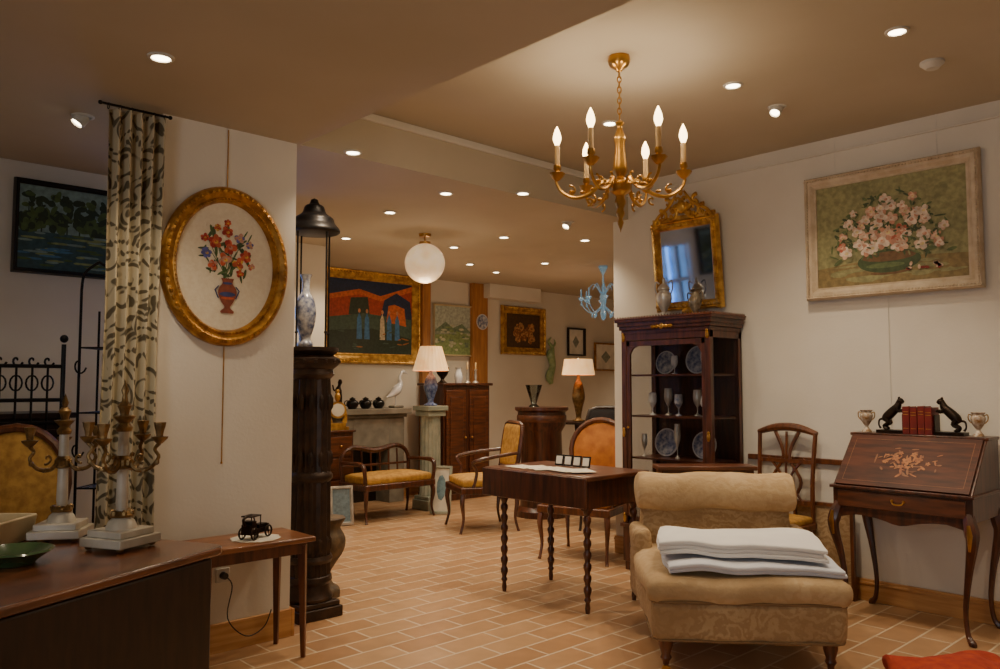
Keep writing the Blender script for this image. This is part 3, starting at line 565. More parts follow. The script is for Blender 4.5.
for s1,yc in ((1,1.767),(-1,1.605)):
    b0=root('bookend','dark bronze rearing animal bookend pressing the books','bookend',(bx_,yc,1.023),RW+(0 if s1<0 else math.pi),group='bronze bookends on the writing desk')
    fin(M().b2(0,.15,-.045,.045,0,.018).b2(0.001,.006,-.04,.04,.018,.11),'base',bronze,parent=b0)
    m=M().tube(cr([(.12,0,.07,.014),(.105,0,.09,.026),(.07,0,.125,.026),(.045,0,.15,.022),(.035,0,.175,.016),(.025,0,.185,.018),(.010,0,.175,.010)],4),0,9)
    for q in (-1,1):
        m.tube(cr([(.11,q*.015,.085,.016),(.09,q*.018,.06,.012),(.115,q*.018,.04,.009),(.10,q*.018,.02,.011)],4),0,7)
        m.tube(cr([(.05,q*.014,.145,.012),(.028,q*.016,.125,.008),(.014,q*.014,.135,.007),(.010,q*.014,.125,.008)],4),0,7); m.sph((.033,q*.008,.20),(.005,.004,.011),seg=6)
    m.tube(cr([(.12,0,.08,.007),(.145,0,.075,.006),(.15,0,.045,.005),(.14,0,.025,.007)],4),0,6)
    fin(m,'animal_figure',bronze,parent=b0)
top(M().b2(-.18,.18,-.01,.01,.0,.55,mi=0).b2(-.19,-.17,-.02,.01,0,.56,mi=1).b2(.17,.19,-.02,.01,0,.56,mi=1).b2(-.19,.19,-.02,.01,.55,.57,mi=1),'painted_screen','low patterned screen panel leaning against the wall','screen',[tap,walnut],(W-.07,2.30,0.0),RW)
# ---------------------------------------------------------------- chairs
def legs(r,w,d,h,mm,style='taper',back=None,yf=None):
    for sx in (-1,1):
        for sy in (-1,1):
            x=sx*(w/2-.03); y=sy*(d/2-.03); m=M()
            if style=='taper': m.tube([(x,y,h,.02),(x,y,.02,.012),(x,y,0,.012)],0,4)
            elif style=='turn': m.lathe([(.0,0),(.012,.0),(.014,.03),(.02,.06),(.012,.08),(.02,h*.6),(.024,h*.8),(.016,h*.84),(.026,h*.88),(.024,h)],c=(x,y,0),seg=12)
            else: m.tube(cr([(x,y,h,.024),(x+sx*.01,y+sy*.015,h*.75,.022),(x,y,h*.35,.013),(x+sx*.005,y+sy*.02,.03,.012),(x+sx*.01,y+sy*.03,0,.014)],4),0,8)
            fin(m,'leg',mm,parent=r)
def armchair(name,label,loc,rz,fab,wood,w=.58,d=.54,sh=.42,bh=.98,oval=True,arms=True,style='cab',lean=.16,expo=6):
    r=root(name,label,'chair',loc,rz); legs(r,w,d,sh-.06,wood,style)
    fin(M().b2(-w/2,w/2,-d/2,d/2,sh-.08,sh-.02),'seat_rail',wood,parent=r,bev=.01)
    fin(M().soft((0,-.01,sh+.01),(w-.04,d-.06,.08),.03,puff=.025),'seat',fab,parent=r)
    cz=(sh+.12+bh)/2; hh=(bh-sh-.12)/2; hw=w/2-.04; y=lambda z:d/2-.03+(z-sh)*lean
    if oval: P=[(hw*math.cos(t),y(cz+hh*math.sin(t)),cz+hh*math.sin(t)) for t in [2*math.pi*k/24 for k in range(24)]]
    else:
        P=[]; 
        for k in range(24):
            t=2*math.pi*k/24; cx_,sx_=math.cos(t),math.sin(t); q=1/max(abs(cx_)**expo+abs(sx_)**expo,1e-6)**(1/expo); P.append((hw*cx_*q,y(cz+hh*sx_*q),cz+hh*sx_*q))
    m=M().tube(P,.022,8,closed=True)
    for sx in (-1,1): m.tube([(sx*(hw-.0),y(sh-.04),sh-.04,.02),(sx*hw*.95,y(cz-hh*.3),cz-hh*.3,.018)],0,8)
    fin(m,'back_frame',wood,parent=r)
    m=M(); T=Matrix.Translation((0,y(cz),cz))@Matrix.Rotation(-math.atan(lean),4,'X')
    if oval: m.lathe([(0,-.03),(.6,-.027),(.9,-.012),(1,0),(.9,.012),(0,.02)],seg=24,T=T@Matrix.Diagonal((hw-.015,1,hh-.015,1))@Matrix.Rotation(math.pi/2,4,'X'))
    else: m.soft((0,y(cz),cz),(2*hw-.02,.05,2*hh-.02),.024,rx=-math.atan(lean))
    fin(m,'backrest',fab,parent=r)
    if arms:
        for sx in (-1,1):
            m=M().tube(cr([(sx*hw,y(sh+.27),sh+.27,.014),(sx*(w/2),.08,sh+.25,.016),(sx*(w/2+.015),-.1,sh+.22,.018),(sx*(w/2-.01),-.16,sh+.19,.016),(sx*(w/2-.03),-.12,sh+.1,.014),(sx*(w/2-.02),-.16,sh-.04,.016)],5),0,8)
            fin(m,'armrest',wood,parent=r)
    return r
sc=root('side_chair','wooden side chair with a pierced lattice back','chair',(4.71,2.53,0),RW)
legs(sc,.40,.40,.42,walnut,'taper')
fin(M().b2(-.2,.2,-.2,.2,.40,.44),'seat_rail',walnut,parent=sc,bev=.008)
fin(M().soft((0,0,.455),(.37,.37,.05),.02,puff=.015),'seat',goldfab,parent=sc)
m=M()
for sx in (-1,1): m.tube(cr([(sx*.18,.18,.42,.016),(sx*.18,.185,.7,.015),(sx*.19,.22,1.0,.015)],4),0,6)
m.tube(cr([(-.20,.22,.99,.016),(-.1,.22,1.02,.024),(0,.22,1.03,.026),(.1,.22,1.02,.024),(.20,.22,.99,.016)],4),0,8)
m.b2(-.18,.18,.175,.195,.54,.57); m.b2(-.18,.18,.19,.21,.80,.825)
for sx in (-1,1):
    m.tube(cr([(sx*.03,.18,.55,.011),(sx*.10,.195,.68,.011),(sx*.02,.205,.84,.011),(sx*.08,.22,1.0,.013)],5),0,6)
    m.tube(cr([(sx*.12,.18,.55,.009),(sx*.03,.195,.70,.009),(sx*.12,.2,.83,.009)],5),0,6)
m.tube([(0,.18,.55),(0,.215,1.0)],.009,6)
fin(m,'backrest',walnut,parent=sc)
x_,y_=cw(1.215,4.80)
r=root('console_table','narrow dark wooden console table','table',(x_,y_,0),CAMZ)
fin(M().b2(-.29,.29,-.09,.09,.80,.825),'table_top',mahogx,parent=r,bev=.004); fin(M().b2(-.27,.27,-.08,.08,.72,.80),'apron',mahog,parent=r)
for sx in (-1,1):
    for sy in (-1,1): fin(M().tube([(sx*.25,sy*.06,.74,.022),(sx*.25,sy*.06,0,.014)],0,4),'leg',mahog,parent=r)
# ---------------------------------------------------------------- slipper chair
x_,y_=cw(1.145,4.08); sl=root('slipper_chair','low worn tan upholstered slipper chair with a bolster back','armchair',(x_,y_,0),CAMZ-.09)
pp=lambda a,b_,z,oy: [(x*a,y*b_+oy,z) for x,y in [(-.9,-1),(.9,-1),(.96,-.97),(1,-.9),(1,.9),(.96,.97),(.9,1),(-.9,1),(-.96,.97),(-1,.9),(-1,-.9),(-.96,-.97)]]
m=M().soft((0,-.03,.250),(.85,.92,.20),.055,cuts=14,nz=.014,puff=.0)
for v in m.bm.verts:
    k=max(0,(v.co.y+.1)/.5); v.co.x*=1+.09*k; v.co.z+=.09*k*(v.co.z>.25)
m.tube(pp(.418,.452,.168,-.03),.006,6,closed=True,mi=1)
fin(m,'seat_base',[tap,piping],parent=sl)
fin(M().soft((0,-.07,.378),(.90,.86,.115),.056,cuts=14,puff=.018,nz=.016).tube(pp(.428,.412,.335,-.07),.008,6,closed=True,mi=1),'seat',[velour,piping],parent=sl)
m=M().soft((0,.38,.50),(.80,.16,.38),.05,cuts=10,nz=.010,rx=-.12)
for sx in (-1,1): m.soft((sx*.41,.30,.42),(.10,.28,.24),.04,cuts=6,nz=.010)
fin(m,'backrest',tap,parent=sl)
m=M().lathe([(0,-.42),(.08,-.42),(.098,-.41),(.106,-.38)]+[(.106,-.38+.76*k/16) for k in range(1,17)]+[(.098,.41),(.08,.42),(0,.42)],c=(0,.355,.715),seg=32,T=Matrix.Rotation(math.pi/2,4,'Y'))
for v in m.bm.verts: v.co+=noise.noise_vector(v.co*6)*.018
fin(m,'bolster',[velour,piping],parent=sl)
for sx in (-1,1):
    for yy in (-.42,.36):
        lg=fin(M().lathe([(0,.045),(.014,.045),(.016,.06),(.026,.075),(.02,.09),(.032,.13),(.034,.2),(0,.2)],c=(sx*.36,yy,0),seg=14),'leg',walnut,parent=sl)
        fin(M().lathe([(.0,-.01),(.02,-.01),(.022,0),(.02,.01),(0,.01)],c=(sx*.36,yy-.005,.0225),T=Matrix.Rotation(math.pi/2,4,'X')),'castor',brass,parent=lg)
def W2(o,x,y,z): return o.matrix_basis@Vector((x,y,z))
C.view_layer.update()
def sheetm(w,d,h,seed,k=3):
    m=M()
    for i in range(k): m.soft((.010*math.sin(i*2.1+seed),.008*math.cos(i*3+seed),h*(i+.5)/k),(w-.012*(i%2),d-.01*((i+1)%2),h/k*1.12),h/k*.5,cuts=20,nz=.017,ns=5,droop=.012,puff=.003)
    return m
b0=root('folded_sheet','folded bluish white cotton sheet lying on the chair seat','folded cloth',W2(sl,.04,-.22,.458),CAMZ-.10,group='folded white sheets')
fin(sheetm(.78,.46,.038,1,2),'folded_layers',mat('bluish white cotton',(214,217,225),.85,col2=(204,208,218),scale=5,bump=.3,bscale=9),parent=b0)
b0=root('folded_sheet','thick folded white cotton sheet on top of the other','folded cloth',W2(sl,.01,-.17,.520),CAMZ-.20,group='folded white sheets')
fin(sheetm(.74,.44,.060,2.3,3),'folded_layers',sheet1,parent=b0)
# ---------------------------------------------------------------- drop-leaf table (centre)
tb=root('drop_leaf_table','dark mahogany drop-leaf table with turned legs','table',(3.76,3.39,0),0)
fin(M().b2(-.30,.28,-.42,.44,.755,.78),'table_top',mahogx,parent=tb,bev=.005)
fin(M().b2(-.24,.24,-.37,.37,.59,.755),'apron',mahog,parent=tb,bev=.003)
fin(M().b2(-.318,-.3,-.42,.44,.605,.775),'leaf',mahog,parent=tb,bev=.004,label='hanging leaf')
for sx in (-1,1):
    for sy in (-1,1):
        pr=[(0,0),(.012,0),(.016,.03),(.012,.06),(.021,.075),(.014,.09)]
        for k in range(7): z=.105+k*.066; pr+=[(.017,z),(.0235,z+.018),(.0235,z+.036),(.015,z+.05)]
        pr+=[(.024,.575),(.026,.6),(0,.6)]
        fin(M().lathe(pr,c=(sx*.215,sy*.345,0),seg=14).b2(sx*.215-.024,sx*.215+.024,sy*.345-.024,sy*.345+.024,.58,.7),'leg',mahog,parent=tb)
for i in range(6):
    top(M().b2(-.10,.10,-.075,.075,0,.0012),'paper_sheet','printed white paper sheet lying on the table','paper',[mat('printed paper',(226,218,200),.8,col2=(190,180,160),scale=40)],(3.62+.03*(i%2),3.64-.09*i,.7815+.0015*i),U(-.3,.3)+1.2,group='papers on the drop-leaf table')
for i in range(4):
    b0=root('photo_stand','small black-framed card standing on the table','card',(3.86,3.32+.075*i,.7812),RW+.2,group='small standing cards')
    fin(M().box((0,0,.035),(.06,.006,.07),rx=-.25),'frame',black,parent=b0); fin(M().box((0,-.005,.036),(.044,.003,.05),rx=-.25),'card_face',paper,parent=b0)
# ---------------------------------------------------------------- foreground drop-leaf table
fx,fy=cw(-1.73,2.25); FR=HEAD-math.radians(20.8)
ft=root('large_table','large dark wooden drop-leaf table with a polished top','table',(fx,fy,0),FR)
P=[]
for sx,sy in ((1,-1),(1,1),(-1,1),(-1,-1)):
    for k in range(5):
        a=math.atan2(sy,sx)+(k-2)*math.pi/8; P.append((sx*.49+.06*math.cos(a),sy*.74+.06*math.sin(a)))
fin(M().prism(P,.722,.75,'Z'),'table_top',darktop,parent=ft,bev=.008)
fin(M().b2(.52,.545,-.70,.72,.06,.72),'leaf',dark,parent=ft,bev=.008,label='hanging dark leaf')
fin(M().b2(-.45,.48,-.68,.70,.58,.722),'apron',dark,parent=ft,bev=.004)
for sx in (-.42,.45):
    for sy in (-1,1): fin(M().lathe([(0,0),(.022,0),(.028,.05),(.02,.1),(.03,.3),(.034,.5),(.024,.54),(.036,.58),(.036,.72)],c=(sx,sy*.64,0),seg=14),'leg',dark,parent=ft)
def candelabrum(loc,rz,h,label,narm=2,s=1):
    r=root('candelabrum',label,'candelabrum',loc,rz,group='candelabra on the table'); r.scale=(s,s,s)
    fin(M().b2(-.085,.085,-.085,.085,0.012,.04).b2(-.07,.07,-.07,.07,.04,.062).lathe([(0,.06),(.05,.06),(.04,.085),(.022,.10),(0,.10)]),'base',marble,parent=r,bev=.003)
    for sx in (-1,1):
        for sy in (-1,1): fin(M().sph((sx*.065,sy*.065,.008),(.012,.012,.008)),'foot',aged,parent=r)
    m=M().lathe([(0,.098),(.034,.098),(.036,.106),(.026,.118),(0,.118)])
    for k in range(6):
        a=k*math.pi/3; m.sph((.03*math.cos(a),.03*math.sin(a),.112),(.010,.010,.012),seg=6)
    fin(m,'foot_mount',aged,parent=r)
    fin(M().lathe([(0,.11),(.015,.11),(.019,.14),(.017,.24),(.016,.38),(0,.38)],seg=14),'shaft',marble,parent=r)
    m=M().lathe([(.016,.25),(.028,.255),(.022,.27),(.026,.285),(.018,.295)],seg=14)
    for k in range(8):
        a=k*math.pi/4; m.sph((.022*math.cos(a),.022*math.sin(a),.272),(.009,.009,.016),seg=6)
    fin(m,'collar',aged,parent=r)
    m=M().lathe([(0,.37),(.022,.372),(.026,.385),(.016,.40),(.030,.415),(.034,.422),(.012,.426),(.016,.442),(.022,.455),(.010,.47),(.007,h-.05),(.012,h-.035),(.005,h-.015),(0,h)],seg=14,fl=.05,fn=6)
    fin(m,'stem',aged,parent=r)
    for k in range(narm):
        a=k*2*math.pi/narm+.3; ca,sa=math.cos(a),math.sin(a)
        m=M().tube([(*(q[0]*ca,q[0]*sa,q[1]),q[2]) for q in cr([(.018,.28,.005),(.045,.25,.008),(.09,.255,.007),(.118,.29,.006),(.105,.315,.006),(.12,.335,.007)],5)],0,7)
        m.tube([(((.06+.022*t*math.cos(5*t))*ca),((.06+.022*t*math.cos(5*t))*sa),.29+.022*t*math.sin(5*t)) for t in [i/10 for i in range(11)]],.0045,6)
        m.sph((.07*ca,.07*sa,.248),(.011,.011,.008),seg=6); m.sph((.113*ca,.113*sa,.275),(.009,.009,.011),seg=6)
        m.lathe([(0,.33),(.010,.335),(.024,.35),(.026,.356),(.010,.358),(.012,.372),(.017,.39),(.019,.402),(.012,.402),(0,.39)],c=(.12*ca,.12*sa,0),seg=12,fl=.04,fn=6)
        fin(m,'arm',aged,parent=r)
    return r
cx_,cy_=cw(-1.285,2.75); candelabrum((cx_,cy_,.751),.45,.54,'gilt bronze and white marble four-arm candelabrum on the large table',4,1.05)
cx_,cy_=cw(-1.57,2.90); candelabrum((cx_,cy_,.751),1.0,.52,'gilt bronze and white marble three-arm candelabrum on the large table',3,1.0)
cx_,cy_=cw(-1.80,2.80)
b0=root('tray_box','shallow cream painted wooden box','box',(cx_,cy_,.751),FR+.35)
m=M().b2(-.12,.12,-.1,.1,0,.012)
for s1 in (-1,1): m.box((s1*.125,0,.045),(.012,.21,.09),ry=s1*.25); m.box((0,s1*.105,.045),(.26,.012,.09),rx=-s1*.25)
fin(m,'box_shell',cream,parent=b0,bev=.003)
cx_,cy_=cw(-1.50,2.50)
b0=root('glass_dish','green glass dish on the large table','dish',(cx_,cy_,.751),0)
fin(M().lathe([(0,0),(.06,0),(.075,.015),(.105,.035),(.115,.04),(.108,.045),(.08,.025),(.05,.012),(0,.012)],seg=32,fl=.03,fn=8),'dish',mat('green glass opaque',(50,72,48),.12,col2=(74,98,62),scale=9,coat=.6),parent=b0)
x_,y_=cw(-2.32,3.64); armchair('armchair','walnut open armchair with mustard yellow upholstered back',(x_,y_,0),CAMZ+.2,goldfab,walnut,w=.58,oval=True,bh=1.09)
# ---------------------------------------------------------------- small table by column
st=root('side_table','small light walnut side table with tapering legs','table',(1.755,3.64,0),0)
fin(M().b2(-.30,.285,-.17,.17,.545,.57),'table_top',walnutx,parent=st,bev=.006); fin(M().b2(-.265,.25,-.14,.14,.49,.545),'apron',walnut,parent=st,bev=.002)
for sx in (-1,1):
    for sy in (-1,1): fin(M().tube([(sx*.235,sy*.125,.53,.026),(sx*.242,sy*.135,0,.014)],0,4),'leg',walnut,parent=st)
top(M().lathe([(0,0),(.11,0),(.115,.0015),(0,.002)],seg=24,fl=.05,fn=10),'doily','round white lace doily on the side table','doily',paper,(1.80,3.62,.5705))
car=root('toy_car','small dark bronze vintage open car model','ornament',(1.80,3.62,.573),.5); car.scale=(1.15,1.15,1.15)
m=M().b2(-.07,.06,-.022,.022,.022,.04).b2(-.07,-.02,-.02,.02,.04,.062).b2(.0,.055,-.015,.015,.04,.055)
m.tube(cr([(-.075,0,.06,.006),(-.085,0,.085,.006),(-.06,0,.095,.006),(-.03,0,.095,.005)],4),0,6); m.b2(-.06,-.03,-.024,.024,.06,.075); m.tube([(.0,0,.05),(-.015,0,.085)],.003,5)
m.b2(-.065,.0,-.026,.026,.092,.097); m.tube([(0,.022,.05),(0,.022,.095)],.0025,5); m.tube([(0,-.022,.05),(0,-.022,.095)],.0025,5); m.sph((.062,.014,.045),.008); m.sph((.062,-.014,.045),.008)
fin(m,'body',bronze,parent=car)
for x in (-.05,.045):
    for y in (-.03,.03):
        fin(M().tube([(x+.022*math.cos(t),y,.024+.022*math.sin(t)) for t in [k*math.pi/8 for k in range(16)]],.004,6,closed=True).tube([(x-.02,y,.024),(x+.02,y,.024)],.002,4).tube([(x,y,.004),(x,y,.044)],.002,4).sph((x,y,.024),.006,seg=8),'wheel',bronze,parent=car)
oc2=at_Y(222,575,3.85)
r=root('wall_outlet','white wall socket with a plugged-in black lead','outlet',(oc2.x,3.849,oc2.z))
fin(M().b2(-.035,.035,-.01,0,-.035,.035),'face_plate',white,parent=r,bev=.004); fin(M().lathe([(0,0),(.018,0),(.016,.03),(0,.03)],c=(0,-.008,0),T=Matrix.Rotation(math.pi/2,4,'X')),'plug',black,parent=r)
fin(M().tube(cr([(0,-.035,0),(.03,-.05,-.05),(.01,-.05,-.2),(.10,-.06,-.30),(.2,-.05,-.28),(.24,-.05,-.2)],6),.003,6),'cord',black,parent=r)
# ---------------------------------------------------------------- curtain
CY=3.785; a=at_Y(104,260,CY); b_=at_Y(161,260,CY)
cu=root('curtain','cream curtain printed with brown-grey scrolls on an iron rod','curtain',((a.x+b_.x)/2,CY,0))
m=M(); uvl=m.bm.loops.layers.uv.new('UVMap'); nu,nv=60,24; w0=(b_.x-a.x)
vs=[];
for j in range(nv+1):
    z=.03+(2.55-.03)*j/nv
    for i in range(nu+1):
        s_=i/nu; ww=w0*(.92+.10*abs(z-1.6)); vs.append((( s_-.5)*ww,.042*math.sin(s_*2*math.pi*5+.4*math.sin(z*2))*(.7+.3*math.sin(z*3+i)*.3),z))
V=m.add(vs,[(j*(nu+1)+i,j*(nu+1)+i+1,(j+1)*(nu+1)+i+1,(j+1)*(nu+1)+i) for j in range(nv) for i in range(nu)])
m.bm.verts.index_update()
for f in m.bm.faces:
    for lp in f.loops:
        k=lp.vert.index; lp[uvl].uv=((k%(nu+1))/nu*.75,(k//(nu+1))/nv*2.9)
fin(m,'curtain_cloth',cm,parent=cu,fixn=False,ang=180)
fin(M().tube([(-.155,0,2.565),(.145,0,2.565)],.006,8).sph((-.16,0,2.565),.010).sph((.15,0,2.565),.010),'curtain_rod',iron,parent=cu)
for k in range(6): fin(M().tube([((k-2.5)*.05,.014*math.cos(t),2.557+.014*math.sin(t)) for t in [j*math.pi/6 for j in range(12)]],.002,5,closed=True),'curtain_ring',iron,parent=cu)
# ---------------------------------------------------------------- cast iron stove column
sx_,sy_=cw(-1.085,4.62)
sv=root('cast_iron_stove','tall fluted dark cast-iron column stove with a lantern top','stove',(sx_,sy_,0),0)
fin(M().b2(-.14,.14,-.14,.14,0,.06).b2(-.128,.128,-.128,.128,.06,.09).lathe([(0,.09),(.13,.09),(.135,.11),(.12,.14),(.115,.18),(.13,.2),(.125,.23),(0,.23)],seg=24),'base',stovem,parent=sv,bev=.006)
m=M().lathe([(.116,.2),(.112,.3),(.105,1.25),(.10,1.34)],seg=64,fl=.06,fn=16).lathe([(.124,.30),(.132,.32),(.124,.34)],seg=24).lathe([(.110,.75),(.126,.77),(.126,.79),(.110,.81)],seg=24)
for zz in (.40,.88,1.2):
    for k in range(12):
        a=k*math.pi/6; m.sph((.110*math.cos(a),.110*math.sin(a),zz),(.018,.018,.05),seg=6)
fin(m,'column',stovem,parent=sv)
m=M().lathe([(.10,1.33),(.13,1.36),(.12,1.39),(.155,1.42),(.16,1.45),(.12,1.47),(.15,1.495),(.15,1.515),(0,1.515)],seg=28)
for k in range(16):
    a=k*math.pi/8; m.sph((.152*math.cos(a),.152*math.sin(a),1.435),(.016,.016,.014),seg=6)
fin(m,'capital',stovem,parent=sv)
for k in range(4):
    a=k*math.pi/2+.15; fin(M().tube([(.115*math.cos(a),.115*math.sin(a),1.51),(.115*math.cos(a),.115*math.sin(a),2.20)],.006,6).sph((.115*math.cos(a),.115*math.sin(a),1.6),.01,seg=8),'rod',iron,parent=sv)
fin(M().lathe(cr([(.13,2.18),(.15,2.19),(.145,2.21),(.12,2.24),(.11,2.27),(.07,2.30),(.055,2.34),(.03,2.355),(.02,2.38)],3)+[(0,2.39)],seg=28),'lantern_cap',iron,parent=sv)
q=cw(-1.12,4.59); vase('vase','blue and white porcelain vase standing on the stove',(q[0],q[1],1.516),[(.04,0),(.045,.02),(.03,.05),(.05,.12),(.06,.2),(.05,.27),(.025,.32),(.022,.38),(.035,.42)],bluew)
q=cw(-1.10,5.02)
vase('stone_urn','brown stoneware garden urn beside the stove',(q[0],q[1],0),[(.11,0),(.11,.05),(.07,.08),(.05,.14),(.08,.2),(.13,.28),(.14,.36),(.11,.42),(.13,.46),(.14,.48)],stone,fl=.03)
# ---------------------------------------------------------------- alcove
r=root('iron_etagere','arched black wrought-iron shelf stand','shelf stand',(at_Y(98,300,4.62).x,4.62,0),CAMZ)
H=at_Y(98,262,4.62).z; m=M()
for sx in (-1,1):
    m.tube([(sx*.09,0,0),(sx*.09,0,H-.15)],.008,6); m.tube(cr([(sx*.09,0,H-.15),(sx*.075,0,H-.06),(0,0,H)],5),.008,6); m.tube([(sx*.09,.2,0),(sx*.09,.2,H-.25)],.007,6)
    for z in (.4,.9,1.35): m.tube([(sx*(.09-.04*t*math.cos(6*t)),0,z+.06+.06*t*math.sin(6*t)) for t in [k/14 for k in range(15)]],.005,5)
fin(m,'frame',iron,parent=r)
for z in (.3,.75,1.15,1.5):
    m=M()
    for k in range(6): m.tube([(-.09+.036*k,0,z),(-.09+.036*k,.2,z)],.004,5)
    m.tube([(-.09,0,z),(.09,0,z)],.005,5).tube([(-.09,.2,z),(.09,.2,z)],.005,5); fin(m,'shelf',iron,parent=r)
a=at_Y(2,345,4.78); b_=at_Y(64,345,4.78)
r=root('iron_headboard','black wrought-iron bed headboard with scrolls','bed headboard',((a.x+b_.x)/2-.15,4.78,0),0)
hw=(b_.x-a.x)/2+.15; m=M()
for sx in (-1,1): m.tube([(sx*hw,0,0),(sx*hw,0,1.52)],.012,8); m.sph((sx*hw,0,1.55),.022)
for z in (1.1,1.22,1.4): m.tube([(-hw,0,z),(hw,0,z)],.010,6)
for k in range(7): x=-hw+2*hw*(k+1)/8; m.tube([(x,0,.5),(x,0,1.4)],.006,6); m.tube([(x+.03*t*math.cos(6*t),0,1.43+.04*t*math.sin(6*t)) for t in [j/12 for j in range(13)]],.006,5); m.tube([(x+.028*math.cos(t),0,1.31+.04*math.sin(t)) for t in [j*math.pi/6 for j in range(12)]],.005,5,closed=True)
fin(m,'headboard_frame',iron,parent=r)
r=root('sideboard','low dark wooden sideboard','sideboard',(.75,5.03,0),0)
fin(M().b2(-.55,.55,-.2,.2,.08,1.12).b2(-.58,.58,-.22,.21,1.12,1.15).b2(-.56,.56,-.21,.2,0,.09),'body',dark,parent=r,bev=.004)
for k in (-1,1): d_=fin(M().b2(k*.27-.25,k*.27+.25,-.215,-.2,.12,1.06).b2(k*.27-.18,k*.27+.18,-.222,-.215,.2,.96),'door',dark,parent=r,bev=.004); fin(M().sph((k*.05,-.226,.55),.012),'door_knob',brass,parent=d_)
# ---------------------------------------------------------------- far room
def lampobj(name,label,loc,bh,bm,sr,shh,rt=.55,e=5,pleat=1):
    r=root(name,label,'table lamp',loc)
    fin(M().lathe([(0,0)]+cr([(.07,0),(.07,.015),(.03,.04),(.05,bh*.3),(.075,bh*.5),(.05,bh*.75),(.02,bh*.85),(.015,bh)],4),seg=20),'lamp_base',bm,parent=r)
    fin(M().lathe([(sr,bh-.03),(sr*rt,bh-.03+shh),(sr*rt-.004,bh-.03+shh),(sr-.004,bh-.03)],seg=72,fl=.02*pleat,fn=24),'lamp_shade',shade_m,parent=r)
    fin(M().sph((0,0,bh+shh*.3),.03).tube([(0,0,bh-.01),(0,0,bh+shh*.9)],.004,5),'bulb',bulb_m,parent=r)
    light('POINT',e,WARM,(0,0,bh+shh*1.15),r,rad=.05); return r
a=at_Y(334,410,7.32); b_=at_Y(411,410,7.32); fw=b_.x-a.x; zt=at_Y(372,409,7.32).z
fp=root('fireplace','grey stone fireplace mantel','fireplace',((a.x+b_.x)/2,7.52,0))
fin(M().b2(-fw/2,fw/2,-.22,.15,zt-.06,zt).b2(-fw/2+.04,fw/2-.04,-.18,.15,zt-.10,zt-.06),'mantel_shelf',greystone,parent=fp,bev=.006)
fin(M().b2(-fw/2+.06,-fw/2+.26,-.16,.15,0,zt-.10).b2(fw/2-.26,fw/2-.06,-.16,.15,0,zt-.10).b2(-fw/2+.26,fw/2-.26,-.16,.15,zt-.42,zt-.10),'surround',greystone,parent=fp,bev=.006)
fin(M().b2(-fw/2+.26,fw/2-.26,.1,.14,0,zt-.42),'fire_opening',darkest,parent=fp)
fxc=(a.x+b_.x)/2
for k in range(3):
    r=root('teapot','small black pot on the mantel','pot',(fxc-.20+.17*k,7.44,zt+.001),.3*k,group='black pots on the mantel')
    fin(M().lathe([(0,0)]+cr([(.04,0),(.065,.04),(.06,.08),(.03,.1),(.035,.11),(.01,.125)],3)+[(0,.13)]),'body',black,parent=r)
    fin(M().tube(cr([(.055,0,.04,.01),(.085,0,.06,.008),(.1,0,.09,.006)],3),0,6),'spout',black,parent=r); fin(M().tube(cr([(-.055,0,.03),(-.095,0,.05),(-.09,0,.085),(-.05,0,.09)],3),.006,6),'handle',black,parent=r)
r=root('heron_figurine','white porcelain heron figurine with raised neck','figurine',(at_Y(398,400,7.42).x-.01,7.44,zt+.001),.2)
fin(M().soft((0,0,.015),(.16,.1,.03),.012),'base',greystone,parent=r)
fin(M().tube(cr([(-.16,0,.12,.006),(-.08,0,.15,.03),(.0,0,.2,.055),(.06,0,.27,.035),(.05,0,.34,.018),(.09,0,.40,.016),(.12,0,.41,.02),(.16,0,.40,.008),(.2,0,.385,.003)],5),0,10).tube([(0,.015,.17),(.0,.015,.02)],.006,6).tube([(-.02,-.015,.17),(-.03,-.015,.02)],.006,6),'bird',porc,parent=r)
r=root('figurine','dark bronze standing figurine on the mantel','figurine',(at_Y(340,400,7.42).x,7.44,zt+.001),0)
fin(M().lathe([(0,0),(.05,0),(.05,.03),(.03,.035),(.0,.035)]).tube(cr([(0,0,.03,.03),(.01,0,.12,.026),(-.01,0,.2,.036),(0,0,.25,.016),(.01,0,.29,.024),(.01,0,.32,.012)],4),0,10).tube(cr([(-.01,0,.22,.012),(-.06,0,.2,.01),(-.08,0,.26,.008)],3),0,6),'figure',bronze,parent=r)
# cabinet with clock
BY=7.03; hz=at_Y(334,430,BY).z; px_=at_Y(334,430,BY).x
r=root('bedside_cabinet','small dark wooden cabinet with drawers','cabinet',(px_,BY,0))
fin(M().b2(-.15,.15,-.12,.12,.1,hz-.02).b2(-.17,.17,-.14,.13,hz-.02,hz),'body',mahog,parent=r,bev=.004)
for k in range(3):
    z=.16+k*(hz-.2)/3; d_=fin(M().b2(-.13,.13,-.13,-.12,z,z+(hz-.26)/3),'drawer',mahogx,parent=r,bev=.003); fin(M().sph((0,-.138,z+.1),.012),'drawer_knob',brass,parent=d_)
for sx in (-1,1):
    for sy in (-1,1): fin(M().b2(sx*.12-.015,sx*.12+.015,sy*.1-.015,sy*.1+.015,0,.1),'leg',mahog,parent=r)
r=root('mantel_clock','gilt bronze mantel clock with a white dial','clock',(px_+.03,BY-.01,hz+.001),-.4)
fin(M().b2(-.11,.11,-.06,.06,0,.03).b2(-.08,.08,-.05,.05,.03,.07).tube(cr([(-.07,0,.07,.03),(-.08,0,.15,.02),(-.05,0,.22,.03)],4),0,8).tube(cr([(.07,0,.07,.03),(.08,0,.15,.02),(.05,0,.22,.03)],4),0,8).lathe([(0,-.04),(.085,-.04),(.085,.04),(0,.04)],c=(0,0,.2),T=Matrix.Rotation(math.pi/2,4,'X')).sph((0,0,.33),(.03,.03,.05)).sph((0,0,.39),.02),'case',gilt2,parent=r)
